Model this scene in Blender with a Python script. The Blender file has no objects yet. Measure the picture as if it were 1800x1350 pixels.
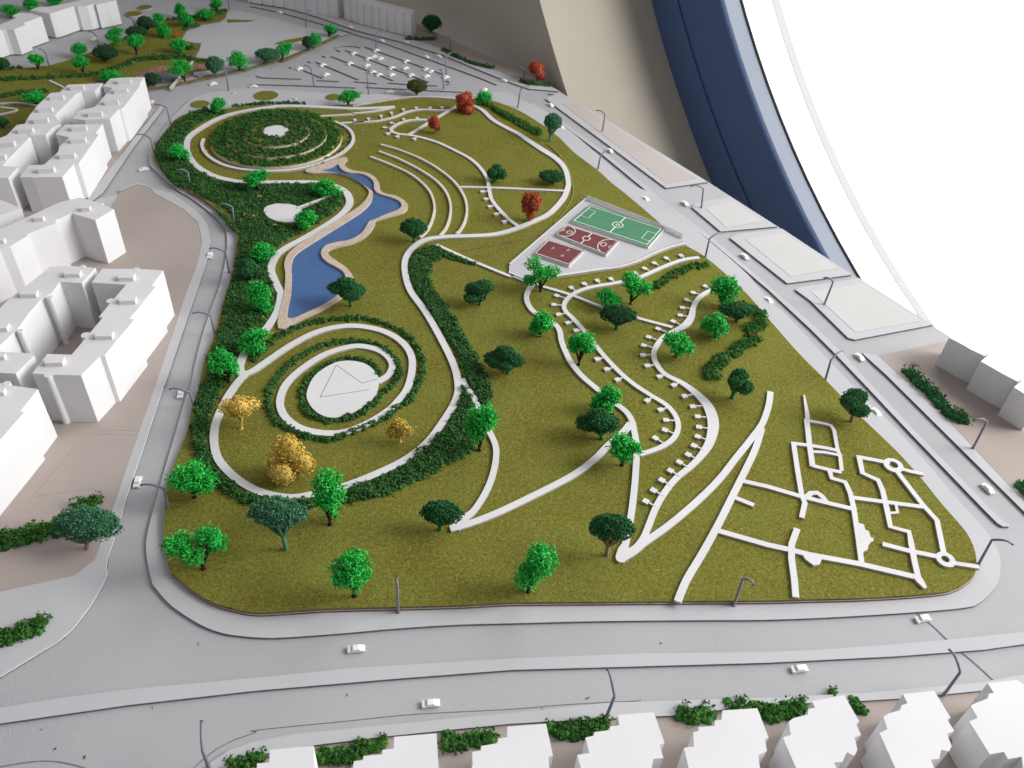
import bpy, math, random
import numpy as np
from mathutils import Vector, Matrix
from mathutils.geometry import delaunay_2d_cdt

# ------------------------------------------------------------------ camera, light, exposure
sc = bpy.context.scene
CAM_H = 0.44                       # camera height above the model's base board, metres
FPX, PITCH, ROLL = 1500.0, math.radians(41), math.radians(4)
_cp, _sp, _cr, _sr = math.cos(PITCH), math.sin(PITCH), math.cos(ROLL), math.sin(ROLL)
_F = np.array([0, _cp, -_sp]); _U0 = np.array([0, _sp, _cp]); _R0 = np.array([1.0, 0, 0])
_R = _R0*_cr + _U0*_sr; _U = -_R0*_sr + _U0*_cr
cd = bpy.data.cameras.new('camera'); cam = bpy.data.objects.new('camera', cd)
sc.collection.objects.link(cam); sc.camera = cam
M = Matrix.Identity(4)
for i in range(3):
    M[i][0], M[i][1], M[i][2] = _R[i], _U[i], -_F[i]
M[0][3], M[1][3], M[2][3] = 0, 0, CAM_H
cam.matrix_world = M
cd.sensor_fit = 'HORIZONTAL'; cd.sensor_width = 36; cd.lens = 30
cd.clip_start = 0.01; cd.clip_end = 50
cd.dof.use_dof = True; cd.dof.focus_distance = 0.60; cd.dof.aperture_fstop = 24

w = bpy.data.worlds.new('World'); sc.world = w; w.use_nodes = True
bg = w.node_tree.nodes['Background']
bg.inputs[0].default_value = (0.94, 0.92, 0.98, 1); bg.inputs[1].default_value = 0.39   # dim light of the room
SKY_STRENGTH = 3.0                                                                      # overcast daylight behind the round window
ld = bpy.data.lights.new('window_daylight', 'AREA'); ld.shape = 'DISK'; ld.size = 0.95; ld.energy = 41.0; ld.color = (1.0, 0.985, 0.96)
lo = bpy.data.objects.new('window_daylight', ld); sc.collection.objects.link(lo)      # the veiled sun's brighter patch of sky outside the round window
lo.location = (1.85, 0.60, 1.20)
lo.rotation_euler = (Vector((0.0, 0.50, 0.0))-lo.location).to_track_quat('-Z', 'Y').to_euler()
vs = sc.view_settings
vs.view_transform = 'Standard'; vs.look = 'None'; vs.exposure = 0.0; vs.gamma = 1.0; vs.use_curve_mapping = False
sc.render.engine = 'CYCLES'; sc.cycles.use_denoising = True
sc.cycles.max_bounces = 8; sc.cycles.diffuse_bounces = 4; sc.cycles.transparent_max_bounces = 8
sc.cycles.caustics_reflective = False; sc.cycles.caustics_refractive = False

# ------------------------------------------------------------------ measuring: photograph pixel -> point of the model
TILES = dict(W=(0, 0, 1), P1=(440, 60, 4.5), P2=(0, 0, 6), P3=(240, 0, 5.625), P4=(500, 0, 5.625), P5=(0, 120, 5.193),
             P6=(0, 640, 4.219), P7=(360, 1180, 2.5), P8=(1080, 1180, 2.5), Q1=(300, 150, 5), Q2=(620, 150, 5),
             Q3=(880, 330, 5), Q4=(1560, 540, 3.75), Q5=(340, 540, 3.75), Q6=(270, 780, 4.286), Q7=(1000, 620, 4.5),
             Q8=(880, 420, 6.136))
for _r, _y in zip('ABCD', (0, 340, 680, 1010)):
    for _c, _x in zip('1234', (0, 450, 900, 1350)):
        TILES[_r+_c] = (_x, _y, 3.971)

def px(s):
    """'Q7 1,2 3,4 B3 5,6' -> list of tuples in photograph pixels (further values of a point are kept)"""
    out = []; t = TILES['W']
    for tok in s.split():
        if tok in TILES: t = TILES[tok]; continue
        v = [float(a) for a in tok.split(',')]
        q = []
        for i in range(0, len(v) - len(v) % 2, 2):
            q += [t[0] + v[i]/t[2], t[1] + v[i+1]/t[2]]
        if len(v) % 2: q.append(v[-1])
        out.append(tuple(q))
    return out

def ray(x, y): return _R*(x-900) - _U*(y-675) + _F*FPX
def G(x, y, z=0.0):
    d = ray(x, y); k = (z-CAM_H)/d[2]
    return (d[0]*k, d[1]*k)
def proj(P):
    d = np.array([P[0], P[1], P[2]-CAM_H]); q = d @ _F
    return (900 + FPX*(d @ _R)/q, 675 - FPX*(d @ _U)/q)
def up_plane(b, x, y):
    """point seen at pixel x,y on the upright plane through ground point b that faces the camera"""
    n = np.array([b[0], b[1]]); n = n/np.linalg.norm(n)
    d = ray(x, y); t = (b[0]*n[0]+b[1]*n[1])/(d[0]*n[0]+d[1]*n[1])
    return np.array([d[0]*t, d[1]*t, d[2]*t+CAM_H])
def GL(s, z): return [G(p[0], p[1], z) for p in px(s)]

MM = 0.001
ZR, ZP, ZG = 0.0, 1.7*MM, 5.0*MM
ZT = 6.5*MM
random.seed(7); rng = np.random.default_rng(7)

# ------------------------------------------------------------------ materials
def mat(name, col, rough=0.85, spec=0.25, noise=None, bump=None, island=None, wave=None, speck=None, emit=None):
    m = bpy.data.materials.new(name); m.use_nodes = True
    nt = m.node_tree; N = nt.nodes; L = nt.links; b = N['Principled BSDF']
    b.inputs['Roughness'].default_value = rough; b.inputs['Specular IOR Level'].default_value = spec
    b.inputs['Base Color'].default_value = (*col, 1)
    tc = N.new('ShaderNodeTexCoord'); src = None
    def mixc(fac_socket, a_sock, a_col, b_col):
        mx = N.new('ShaderNodeMix'); mx.data_type = 'RGBA'
        L.new(fac_socket, mx.inputs[0])
        if a_sock is not None: L.new(a_sock, mx.inputs[6])
        else: mx.inputs[6].default_value = (*a_col, 1)
        mx.inputs[7].default_value = (*b_col, 1)
        return mx.outputs[2]
    def nz(scale, detail=4, lo=.35, hi=.65):
        n = N.new('ShaderNodeTexNoise'); n.inputs['Scale'].default_value = scale; n.inputs['Detail'].default_value = detail
        L.new(tc.outputs['Object'], n.inputs['Vector'])
        r = N.new('ShaderNodeMapRange'); r.inputs[1].default_value = lo; r.inputs[2].default_value = hi
        L.new(n.outputs['Fac'], r.inputs[0]); return r.outputs[0]
    if island:
        g = N.new('ShaderNodeNewGeometry')
        src = mixc(g.outputs['Random Per Island'], None, col, island)
    if noise:
        for (scale, c2, lo, hi) in noise:
            src = mixc(nz(scale, 4, lo, hi), src, col, c2)
    if speck:
        for (scale, c2, lo, hi) in speck:
            src = mixc(nz(scale, 1, lo, hi), src, col, c2)
    if src is not None: L.new(src, b.inputs['Base Color'])
    last = None
    if bump:
        for bb in bump:
            scale, strength, dist = bb[:3]
            n = N.new('ShaderNodeTexNoise'); n.inputs['Scale'].default_value = scale; n.inputs['Detail'].default_value = 3
            L.new(tc.outputs['Object'], n.inputs['Vector'])
            bp = N.new('ShaderNodeBump'); bp.inputs['Strength'].default_value = strength; bp.inputs['Distance'].default_value = dist
            if len(bb) > 3:
                mm_ = N.new('ShaderNodeMath'); mm_.operation = 'MULTIPLY'; L.new(n.outputs['Fac'], mm_.inputs[0]); L.new(nz(bb[3], 2, .42, .68), mm_.inputs[1]); L.new(mm_.outputs[0], bp.inputs['Height'])
            else: L.new(n.outputs['Fac'], bp.inputs['Height'])
            if last: L.new(last, bp.inputs['Normal'])
            last = bp.outputs['Normal']
    if wave:
        wv = N.new('ShaderNodeTexWave'); wv.bands_direction = 'Z'; wv.inputs['Scale'].default_value = wave[0]
        wv.inputs['Distortion'].default_value = 1.0; wv.inputs['Detail'].default_value = 2
        L.new(tc.outputs['Object'], wv.inputs['Vector'])
        bp = N.new('ShaderNodeBump'); bp.inputs['Strength'].default_value = wave[1]; bp.inputs['Distance'].default_value = wave[2]
        L.new(wv.outputs['Fac'], bp.inputs['Height'])
        if last: L.new(last, bp.inputs['Normal'])
        last = bp.outputs['Normal']
    if last: L.new(last, b.inputs['Normal'])
    if emit:
        b.inputs['Emission Color'].default_value = (*emit[0], 1); b.inputs['Emission Strength'].default_value = emit[1]
    return m

MT = {}
MT['road'] = mat('road', (.41, .41, .422), .8, .25, noise=[(9, (.37, .37, .385), .35, .7)], speck=[(900, (.33, .33, .34), .62, .75)],
                 bump=[(900, .55, .0007, 8), (1500, .2, .0004)])
MT['pave'] = mat('pavement', (.48, .48, .495), .8, .25, noise=[(7, (.445, .445, .46), .35, .7)], bump=[(500, .12, .0003)])
MT['kerb'] = mat('cut_card_edge', (.15, .15, .16), .9, .1, noise=[(300, (.22, .22, .23), .4, .7)])
MT['plot'] = mat('beige_card', (.40, .345, .315), .9, .15, noise=[(14, (.36, .305, .275), .3, .7)], bump=[(900, .08, .0002)])
MT['plot_warm'] = mat('warm_pale_card', (.48, .435, .41), .9, .15, noise=[(14, (.45, .405, .38), .3, .7)])
MT['plot_pale'] = mat('pale_beige_card', (.54, .53, .515), .9, .15, noise=[(20, (.51, .50, .485), .3, .7)])
MT['card'] = mat('white_card', (.66, .65, .655), .75, .3, noise=[(30, (.61, .60, .60), .3, .7)], bump=[(600, .08, .0002)])
MT['cardedge'] = mat('white_card_edge', (.50, .47, .44), .9, .15, noise=[(400, (.35, .32, .29), .4, .7)])
MT['cream'] = mat('cream_card', (.66, .62, .54), .8, .25, noise=[(60, (.58, .53, .45), .3, .7)])
MT['bldg'] = mat('white_building_card', (.76, .755, .76), .7, .3, noise=[(18, (.71, .705, .71), .3, .7)], bump=[(500, .06, .0002)], wave=(190, .28, .0003))
MT['roof'] = mat('white_roof_card', (.70, .69, .70), .75, .25, noise=[(22, (.65, .64, .65), .3, .7)], bump=[(500, .08, .0002)])
MT['grass'] = mat('flock_grass', (.185, .193, .036), .98, .05, noise=[(30, (.170, .155, .028), .38, .66), (420, (.25, .255, .058), .45, .7)],
                  speck=[(1100, (.30, .13, .03), .63, .72), (1500, (.055, .07, .01), .58, .68)], bump=[(1600, .9, .0010), (600, .4, .0008)])
MT['grassedge'] = mat('brown_board_edge', (.20, .15, .12), .95, .1, noise=[(120, (.13, .09, .07), .4, .7)])
MT['cork'] = mat('cork_border', (.57, .475, .39), .9, .15, noise=[(200, (.48, .385, .31), .35, .7)], speck=[(900, (.32, .2, .13), .63, .72)], bump=[(900, .25, .0003)])
MT['water'] = mat('blue_paper_water', (.058, .125, .285), .75, .3, noise=[(120, (.05, .108, .25), .35, .7), (700, (.072, .15, .32), .5, .7)], bump=[(900, .15, .0002)])
MT['pond'] = mat('grey_blue_paper', (.13, .155, .21), .6, .3)
MT['plot_line'] = mat('pencil_mark', (.27, .23, .21), .9, .1)
MT['hedge'] = mat('dark_foam_foliage', (.015, .054, .014), .95, .1, island=(.080, .205, .056))
MT['hedge_mid'] = mat('mid_green_foam_foliage', (.016, .062, .013), .95, .1, island=(.075, .21, .04))
MT['dark'] = mat('dark_green_foam', (.014, .064, .022), .95, .1, island=(.050, .19, .066))
MT['teal'] = mat('sea_green_foam', (.030, .105, .052), .95, .1, island=(.095, .26, .14))
MT['sage'] = mat('dull_green_foam', (.018, .060, .026), .95, .1, island=(.045, .13, .06))
MT['bright'] = mat('bright_green_plastic', (.006, .25, .020), .42, .45, island=(.025, .68, .085))
MT['yellow'] = mat('ochre_foam', (.44, .29, .045), .95, .1, island=(.84, .62, .17))
MT['red'] = mat('rust_red_foam', (.20, .032, .015), .95, .1, island=(.50, .115, .055))
MT['russet'] = mat('russet_green_foam', (.035, .065, .02), .95, .1, island=(.15, .13, .05))
MT['bark'] = mat('dark_brown_stem', (.022, .014, .011), .8, .2, noise=[(500, (.05, .03, .022), .4, .7)])
MT['tan'] = mat('tan_stem', (.30, .20, .12), .9, .1, noise=[(500, (.2, .13, .08), .4, .7)])
MT['glue'] = mat('dried_glue', (.55, .52, .45), .35, .4)
MT['lamp'] = mat('grey_lamp_plastic', (.17, .18, .215), .45, .45)
MT['lamphead'] = mat('lamp_head_plastic', (.07, .075, .095), .5, .4)
MT['car'] = mat('white_car_plastic', (.80, .79, .78), .5, .4)
MT['carglass'] = mat('car_window_shade', (.62, .62, .63), .4, .4)
MT['green_court'] = mat('green_court_paint', (.075, .235, .125), .8, .25, noise=[(150, (.065, .205, .11), .3, .7)])
MT['red_court'] = mat('red_court_paint', (.175, .048, .052), .8, .25, noise=[(150, (.15, .04, .045), .3, .7)])
MT['line'] = mat('white_line_paint', (.80, .80, .78), .7, .3)
MT['ink'] = mat('dark_cut_line', (.05, .05, .055), .9, .1)
MT['lime'] = mat('yellow_green_cord', (.27, .29, .05), .8, .2)
MT['rubble'] = mat('pink_gravel', (.22, .105, .07), .95, .1, island=(.48, .30, .23))
MT['wall'] = mat('beige_wall_plaster', (.42, .385, .32), .9, .15, noise=[(6, (.385, .35, .285), .3, .7)], bump=[(180, .08, .001)])
MT['blue'] = mat('blue_painted_frame', (.070, .115, .235), .6, .2, noise=[(25, (.078, .125, .255), .3, .7)])
MT['frame_in'] = mat('lit_blue_frame_lip', (.36, .40, .48), .5, .4, noise=[(12, (.33, .37, .45), .3, .7)])  # blue frame's inner face, coloured paler where daylight strikes it
MT['gasket'] = mat('dark_gasket', (.03, .035, .03), .7, .2)
MT['ledge'] = mat('pale_outer_ledge', (.46, .46, .47), .8, .2)
MT['redflower'] = mat('red_flower', (.6, .02, .015), .8, .2)
MT['yellowflower'] = mat('yellow_flower', (.75, .48, .02), .8, .2)
MT['crumb'] = mat('pale_crumb', (.7, .66, .5), .9, .1)
MT['dirt'] = mat('dark_crumb', (.05, .055, .045), .9, .1)
sm = bpy.data.materials.new('sky_daylight'); sm.use_nodes = True
_n = sm.node_tree.nodes; _n.remove(_n['Principled BSDF'])
_e = _n.new('ShaderNodeEmission'); _e.inputs[0].default_value = (.97, .985, 1, 1); _e.inputs[1].default_value = SKY_STRENGTH
sm.node_tree.links.new(_e.outputs[0], _n['Material Output'].inputs[0]); MT['sky'] = sm
gm = bpy.data.materials.new('window_glass'); gm.use_nodes = True
_n = gm.node_tree.nodes; _n.remove(_n['Principled BSDF'])
_t = _n.new('ShaderNodeBsdfTransparent'); _g = _n.new('ShaderNodeBsdfGlossy'); _g.inputs['Roughness'].default_value = .05
_m = _n.new('ShaderNodeMixShader'); _m.inputs[0].default_value = .04
gm.node_tree.links.new(_t.outputs[0], _m.inputs[1]); gm.node_tree.links.new(_g.outputs[0], _m.inputs[2])
gm.node_tree.links.new(_m.outputs[0], _n['Material Output'].inputs[0]); MT['glass'] = gm

cm_ = bpy.data.materials.new('clear_plastic'); cm_.use_nodes = True
_n = cm_.node_tree.nodes; _b = _n['Principled BSDF']; _b.inputs['Base Color'].default_value = (.85, .85, .85, 1); _b.inputs['Roughness'].default_value = .25
_t = _n.new('ShaderNodeBsdfTransparent'); _m = _n.new('ShaderNodeMixShader'); _m.inputs[0].default_value = .4
cm_.node_tree.links.new(_t.outputs[0], _m.inputs[1]); cm_.node_tree.links.new(_b.outputs[0], _m.inputs[2]); cm_.node_tree.links.new(_m.outputs[0], _n['Material Output'].inputs[0]); MT['clear'] = cm_

# ------------------------------------------------------------------ objects
COL = sc.collection.objects
def link(name, me, parent=None):
    o = bpy.data.objects.new(name, me); COL.link(o)
    if parent is not None: o.parent = parent
    return o
def tag(o, label=None, cat=None, group=None, kind=None):
    if label: o['label'] = label
    if cat: o['category'] = cat
    if group: o['group'] = group
    if kind: o['kind'] = kind
    return o
def empty(name, loc=(0, 0, 0)):
    o = bpy.data.objects.new(name, None); COL.link(o); o.location = loc; o.empty_display_size = .005
    return o
def mesh(name, V, Fc, mats, mi=None, smooth=False):
    me = bpy.data.meshes.new(name)
    me.from_pydata([tuple(v) for v in V], [], Fc)
    for m in (mats if isinstance(mats, (list, tuple)) else [mats]): me.materials.append(MT[m])
    if mi is not None: me.polygons.foreach_set('material_index', mi)
    if smooth: me.polygons.foreach_set('use_smooth', [True]*len(me.polygons))
    me.update(); return me
def mesh_np(name, V, Fc, mats, mi=None, smooth=False):
    me = bpy.data.meshes.new(name); V = np.asarray(V, dtype=np.float32); Fc = np.asarray(Fc, dtype=np.int32)
    k = Fc.shape[1]
    me.vertices.add(len(V)); me.vertices.foreach_set('co', V.ravel())
    me.loops.add(Fc.size); me.loops.foreach_set('vertex_index', Fc.ravel())
    me.polygons.add(len(Fc)); me.polygons.foreach_set('loop_start', np.arange(0, Fc.size, k, dtype=np.int32))
    for m in (mats if isinstance(mats, (list, tuple)) else [mats]): me.materials.append(MT[m])
    if mi is not None: me.polygons.foreach_set('material_index', np.asarray(mi, dtype=np.int32))
    if smooth: me.polygons.foreach_set('use_smooth', np.ones(len(Fc), dtype=bool))
    me.update(calc_edges=True); me.validate(); return me

def inside(p, poly):
    c = False; n = len(poly); j = n-1
    for i in range(n):
        if (poly[i][1] > p[1]) != (poly[j][1] > p[1]) and \
           p[0] < (poly[j][0]-poly[i][0])*(p[1]-poly[i][1])/(poly[j][1]-poly[i][1])+poly[i][0]: c = not c
        j = i
    return c
def area(poly): return .5*sum(poly[i-1][0]*poly[i][1]-poly[i][0]*poly[i-1][1] for i in range(len(poly)))
def smooth(pts, n=6, closed=False):
    P = [np.array(p, float) for p in pts]; out = []; k = len(P)
    rg = range(k) if closed else range(k-1)
    for i in rg:
        if closed: a, b, c, d = P[i-1], P[i], P[(i+1) % k], P[(i+2) % k]
        else: a, b, c, d = P[max(i-1, 0)], P[i], P[i+1], P[min(i+2, k-1)]
        for t in np.linspace(0, 1, n, endpoint=False):
            out.append(.5*((2*b)+(-a+c)*t+(2*a-5*b+4*c-d)*t*t+(-a+3*b-3*c+d)*t**3))
    if not closed: out.append(P[-1])
    return [tuple(p) for p in out]

def sheet_data(outer, z0, z1, holes=(), V=None, Fc=None, mi=None):
    """closed prism of a plan outline (with holes): top faces slot 0, sides slot 1"""
    V = [] if V is None else V; Fc = [] if Fc is None else Fc; mi = [] if mi is None else mi
    loops = [list(outer)]+[list(h) for h in holes]
    co = []; ed = []
    for l in loops:
        s = len(co); co += [Vector((p[0], p[1])) for p in l]
        ed += [(s+i, s+(i+1) % len(l)) for i in range(len(l))]
    r = delaunay_2d_cdt(co, ed, [], 0, 1e-7)
    o = len(V); nv = len(r[0])
    V += [(v.x, v.y, z1) for v in r[0]]
    for f in r[2]:
        cx = sum(r[0][i].x for i in f)/3; cy = sum(r[0][i].y for i in f)/3
        if inside((cx, cy), outer) and not any(inside((cx, cy), h) for h in holes):
            a, b, c = (r[0][i] for i in f)
            if (b.x-a.x)*(c.y-a.y)-(b.y-a.y)*(c.x-a.x) < 0: f = f[::-1]
            Fc.append(tuple(o+i for i in f)); mi.append(0)
    for k, l in enumerate(loops):
        l = list(l)
        if (area(l) < 0) != (k > 0): l.reverse()
        s = len(V)
        V += [(p[0], p[1], z1) for p in l]+[(p[0], p[1], z0) for p in l]
        n = len(l)
        for i in range(n):
            j = (i+1) % n
            Fc.append((s+i, s+n+i, s+n+j, s+j)); mi.append(1)
    return V, Fc, mi
def sheet(name, outer, z0, z1, mats, parent=None, holes=()):
    V, Fc, mi = sheet_data(outer, z0, z1, holes)
    return link(name, mesh(name, V, Fc, mats, mi), parent)
def ribbon_outline(pts, widths):
    P = [np.array(p[:2]) for p in pts]; Lf = []; Rt = []
    for i in range(len(P)):
        t = P[min(i+1, len(P)-1)]-P[max(i-1, 0)]; t = t/(np.linalg.norm(t)+1e-12); n = np.array([-t[1], t[0]])
        Lf.append(tuple(P[i]+n*widths[i]/2)); Rt.append(tuple(P[i]-n*widths[i]/2))
    return Lf, Rt
def ribbon(name, s, z0, z1, mats, wd, parent=None, n=6, sm_=True):
    """strip of card along a traced centre line; wd in mm (a point's odd extra value overrides it)"""
    pts = []
    for p in px(s):
        g = G(p[0], p[1], z1); pts.append((g[0], g[1], (p[2] if len(p) > 2 else wd)*MM))
    if sm_ and len(pts) > 2: pts = smooth(pts, n)
    Lf, Rt = ribbon_outline(pts, [p[2] for p in pts])
    V = []; Fc = []; mi = []; k = len(pts)
    for i in range(k):
        V += [(*Lf[i], z1), (*Rt[i], z1), (*Lf[i], z0), (*Rt[i], z0)]
    for i in range(k-1):
        a, b = 4*i, 4*i+4
        Fc += [(a, a+1, b+1, b), (a+2, a, b, b+2), (a+1, a+3, b+3, b+1)]; mi += [0, 1, 1]
    Fc += [(0, 2, 3, 1), (4*k-4, 4*k-3, 4*k-1, 4*k-2)]; mi += [1, 1]
    return link(name, mesh(name, V, Fc, mats, mi), parent)
def box_data(c, hx, hy, z0, z1, ang, V, Fc):
    ca, sa = math.cos(ang), math.sin(ang); s = len(V)
    for z in (z0, z1):
        for (x, y) in ((-hx, -hy), (hx, -hy), (hx, hy), (-hx, hy)):
            V.append((c[0]+x*ca-y*sa, c[1]+x*sa+y*ca, z))
    Fc += [(s+3, s+2, s+1, s), (s+4, s+5, s+6, s+7)]
    for i in range(4):
        j = (i+1) % 4; Fc.append((s+i, s+j, s+4+j, s+4+i))
def disc(s, z, n=40):
    """'T cx,cy,rx_end_x,rx_end_y' -> round outline: centre and a point of the rim"""
    p = px(s)[0]; c = np.array(G(p[0], p[1], z)); e = np.array(G(p[2], p[3], z)); r = np.linalg.norm(e-c)
    return [(c[0]+r*math.cos(2*math.pi*i/n), c[1]+r*math.sin(2*math.pi*i/n)) for i in range(n)], c, r

# ================================================================== SETTING: board, window wall, roads
BO = [(-1.1, .06), (.745, .06), (.381, .6099), (.2011, .8692), (.0561, 1.0635), (.0311, 1.0997), (-.0304, 1.168), (-.1487, 1.2803), (-.62, 1.74), (-1.1, 1.74)]
tag(sheet('road', BO, -.02, ZR, ['road', 'kerb']), 'grey painted base board that carries the streets of the model', kind='structure')

p1 = np.array([.385, .612]); p0 = np.array([.035, 1.10]); uw = (p0-p1)/np.linalg.norm(p0-p1); nw = np.array([-uw[1], uw[0]])
if nw[0] < 0: nw = -nw
WU, WZ, WR = -.36, .83, 1.262          # centre of the round window along the wall and above the board, its radius in the wall
def wp(u, z, D):
    q = p1+uw*u+nw*(D+.004); return (q[0], q[1], z)
NS = 160
def ring(prof, closed=False):
    """surface of revolution about the window's axis; prof = [(radius, depth)...]"""
    V = []; Fc = []; k = len(prof)
    for i in range(NS):
        a = 2*math.pi*i/NS
        for (r, D) in prof: V.append(wp(WU+r*math.cos(a), WZ+r*math.sin(a), D))
    for i in range(NS):
        j = (i+1) % NS
        for q in range(k if closed else k-1):
            q2 = (q+1) % k
            Fc.append((i*k+q, i*k+q2, j*k+q2, j*k+q))
    return V, Fc
V, Fc = [], []
HS = 2.3
for i in range(NS):
    a = 2*math.pi*i/NS; c, s = math.cos(a), math.sin(a); m = HS/max(abs(c), abs(s))
    V += [wp(WU+WR*c, WZ+WR*s, 0), wp(WU+m*c, WZ+m*s, 0), wp(WU+m*c, WZ+m*s, .21), wp(WU+(WR+.01)*c, WZ+(WR+.01)*s, .21), wp(WU+WR*c, WZ+WR*s, .205)]
for i in range(NS):
    j = (i+1) % NS
    for q in range(5):
        q2 = (q+1) % 5; Fc.append((5*i+q, 5*i+q2, 5*j+q2, 5*j+q))
tag(link('window_wall', mesh('window_wall', V, Fc, 'wall', smooth=False)), 'beige plastered wall with the deep round window opening beside the model', kind='structure')
win = empty('round_window', (*wp(WU, WZ-1.2, .2)[:2], WZ-1.2))
tag(win, 'large round window with dark blue frame beside the model', 'window')
def wring(name, prof, m, closed=True):
    V, Fc = ring(prof, closed); o = link(name, mesh(name, V, Fc, m, smooth=False), win); o.matrix_parent_inverse = Matrix.Translation(-win.location)
    return o
wring('outer_frame', [(1.2615, .180), (1.218, .180), (1.216, .182), (1.216, .214), (1.2615, .214)], 'blue')
wring('inner_frame', [(1.2155, .186), (1.214, .184), (1.145, .184), (1.143, .186), (1.143, .213), (1.2155, .213)], 'blue')
wring('frame_lip', [(1.1425, .188), (1.1415, .189), (1.1345, .208), (1.1345, .2125), (1.1425, .2125)], 'frame_in')
wring('gasket', [(1.1343, .2072), (1.1328, .2080), (1.1328, .2105), (1.1343, .2105)], 'gasket')
V, Fc = ring([(1.1328, .2095)]); Fc = [tuple(range(NS))]
o = link('glass_pane', mesh('glass_pane', V, Fc, 'glass'), win); o.matrix_parent_inverse = Matrix.Translation(-win.location)
wring('outer_ledge', [(1.1335, .262), (1.1335, .276), (1.1350, .276), (1.1345, .262)], 'ledge')
V = [wp(WU+4.2*math.cos(2*math.pi*i/64), WZ+4.2*math.sin(2*math.pi*i/64), 2.3) for i in range(64)]
tag(link('sky', mesh('sky', V, [tuple(range(64))], 'sky')), 'blank white overcast daylight behind the round window', kind='structure')

PARK = ("D1 1230,10 1330,100 1480,190 1620,235 1787,265 D2 200,257 500,238 980,225 1400,214 D3 0,195 600,190 1130,185 1787,180 "
        "D4 300,172 600,165 900,150 1200,125 1300,100 1390,50 1440,0 C4 1456,1230 1440,1130 1400,1040 1340,960 1200,800 1080,650 900,450 640,200 450,0 "
        "B4 210,1110 0,870 B3 1600,660 1345,440 1190,345 985,165 790,0 A3 700,1280 600,1190 430,1060 330,960 210,870 100,800 A2 1787,750 1640,700 1520,690 "
        "1390,690 1170,680 980,685 840,703 740,722 500,735 250,728 0,735 A1 1640,752 1400,770 1300,795 1230,830 1150,920 1090,1010 1068,1090 1110,1160 1220,1260 1330,1340 "
        "B1 1370,10 1500,100 1600,190 1650,280 1640,420 1610,600 1560,750 1500,980 1430,1150 1390,1345 C1 1340,150 1310,300 1260,430 1210,560 1165,700 1150,880 1142,1000 1150,1150 1190,1290")
PO = smooth(GL(PARK, ZG), 4, True)
KERB = ("D1 1060,50 1090,100 1200,220 1400,350 1560,410 1700,430 D2 0,438 180,440 600,410 1000,375 1400,350 1787,340 D3 600,325 1300,318 D4 0,315 500,295 1030,262 1380,230 1480,195 "
        "1560,120 1610,40 C4 1625,1230 1600,1130 1540,1030 1440,910 1300,760 1100,520 900,300 600,0 B4 150,870 0,740 B3 1650,570 1400,350 1100,100 980,0 A3 830,1280 600,1080 400,910 200,770 60,690 "
        "A2 1720,640 1400,672 1000,662 780,655 480,650 200,628 0,617 A1 1700,618 1560,628 1440,655 1340,690 1240,780 1150,880 1090,980 1050,1060 1040,1130 1080,1190 1200,1300 1260,1340 "
        "B1 1330,30 1450,120 1560,230 1585,330 1570,480 1530,650 1450,870 1380,1110 1330,1340 C1 1300,60 1230,300 1130,640 1050,930 1020,1080 1025,1200")
KO = smooth(GL(KERB, ZP), 4, True)
tag(sheet('pavement', KO, .0, ZP, ['pave', 'kerb']), 'pale grey pavement card running round the park', kind='structure')
park = sheet('lawn', PO, ZP-.0002, ZG, ['grass', 'grassedge'])
tag(park, 'olive green flocked lawn of the park with rounded corners', kind='structure')
# a thin pale board showing as a second layer under the lawn's edge
_c = np.mean(np.array(PO), axis=0)
tag(sheet('lawn_board', [tuple(_c+(np.array(p)-_c)*1.0016) for p in PO], ZP-.0002, ZP+1.5*MM, ['cork', 'grassedge']), 'thin brown backing board under the edge of the lawn', kind='structure')

zi = [0]
def dz():
    zi[0] += 1; return zi[0]*.000003
def road_card(name, poly, label, mats=('pave', 'kerb'), h=ZP, z0=0.0, sm=0):
    pts = GL(poly, h) if isinstance(poly, str) else poly
    if sm: pts = smooth(pts, sm, True)
    return tag(sheet(name, pts, z0, h+dz(), list(mats)), label, kind='structure')
def strip(name, s, wd, label, mats=('pave', 'kerb'), h=ZP, sm_=True):
    return tag(ribbon(name, s, 0, h+dz(), list(mats), wd, sm_=sm_), label, kind='structure')

# front street
road_card('median', "D1 -60,938 500,850 1000,790 1787,720 D2 700,650 1787,585 D3 900,550 1787,540 D4 300,528 700,500 1250,455 1787,400 2100,360 2700,270 2700,360 2100,445 1787,485 1500,525 900,570 0,615 "
          "D3 900,640 0,665 D2 1000,725 0,810 D1 900,910 -60,1048", 'long pale median strip of the street in front of the park')
road_card('front_pavement', "P7 10,440 25,400 110,345 210,310 400,275 D2 900,1050 1787,965 D3 700,892 1787,860 D4 700,825 1500,750 1787,695 2100,640 2600,545 2600,650 2100,735 1787,780 1000,860 600,885 0,908 D3 1100,985 550,1010 0,1040 D2 900,1130 "
          "P7 400,335 250,365 170,390 90,440 60,480 0,480", 'pale kerb and pavement in front of the row of white houses', h=2.0*MM)
road_card('front_plot', "P7 60,470 100,425 250,362 D2 900,1128 D3 0,1038 550,1008 1100,983 D4 0,903 600,880 1000,855 1787,775 2100,730 2600,645 2900,1600 P7 0,700", 'beige card ground under the row of white houses', ('plot', 'kerb'), .5*MM)
strip('score_line', "D1 1350,1350 1480,1240 1620,1160 1787,1100 D2 0,1085 600,1025 1100,975 1787,938 D3 400,905 900,880", .35, 'thin broken score line along the edge of the front street', ('kerb', 'kerb'), .25*MM)
strip('road_joint', "D4 1030,262 1140,350 1250,455", 1.0, 'dark joint line across the street at the corner', ('kerb', 'kerb'), .22*MM)
strip('road_joint', "D4 1340,535 1450,625 1580,745", 1.0, 'dark joint line between the median and the front houses', ('kerb', 'kerb'), .22*MM)
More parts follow.
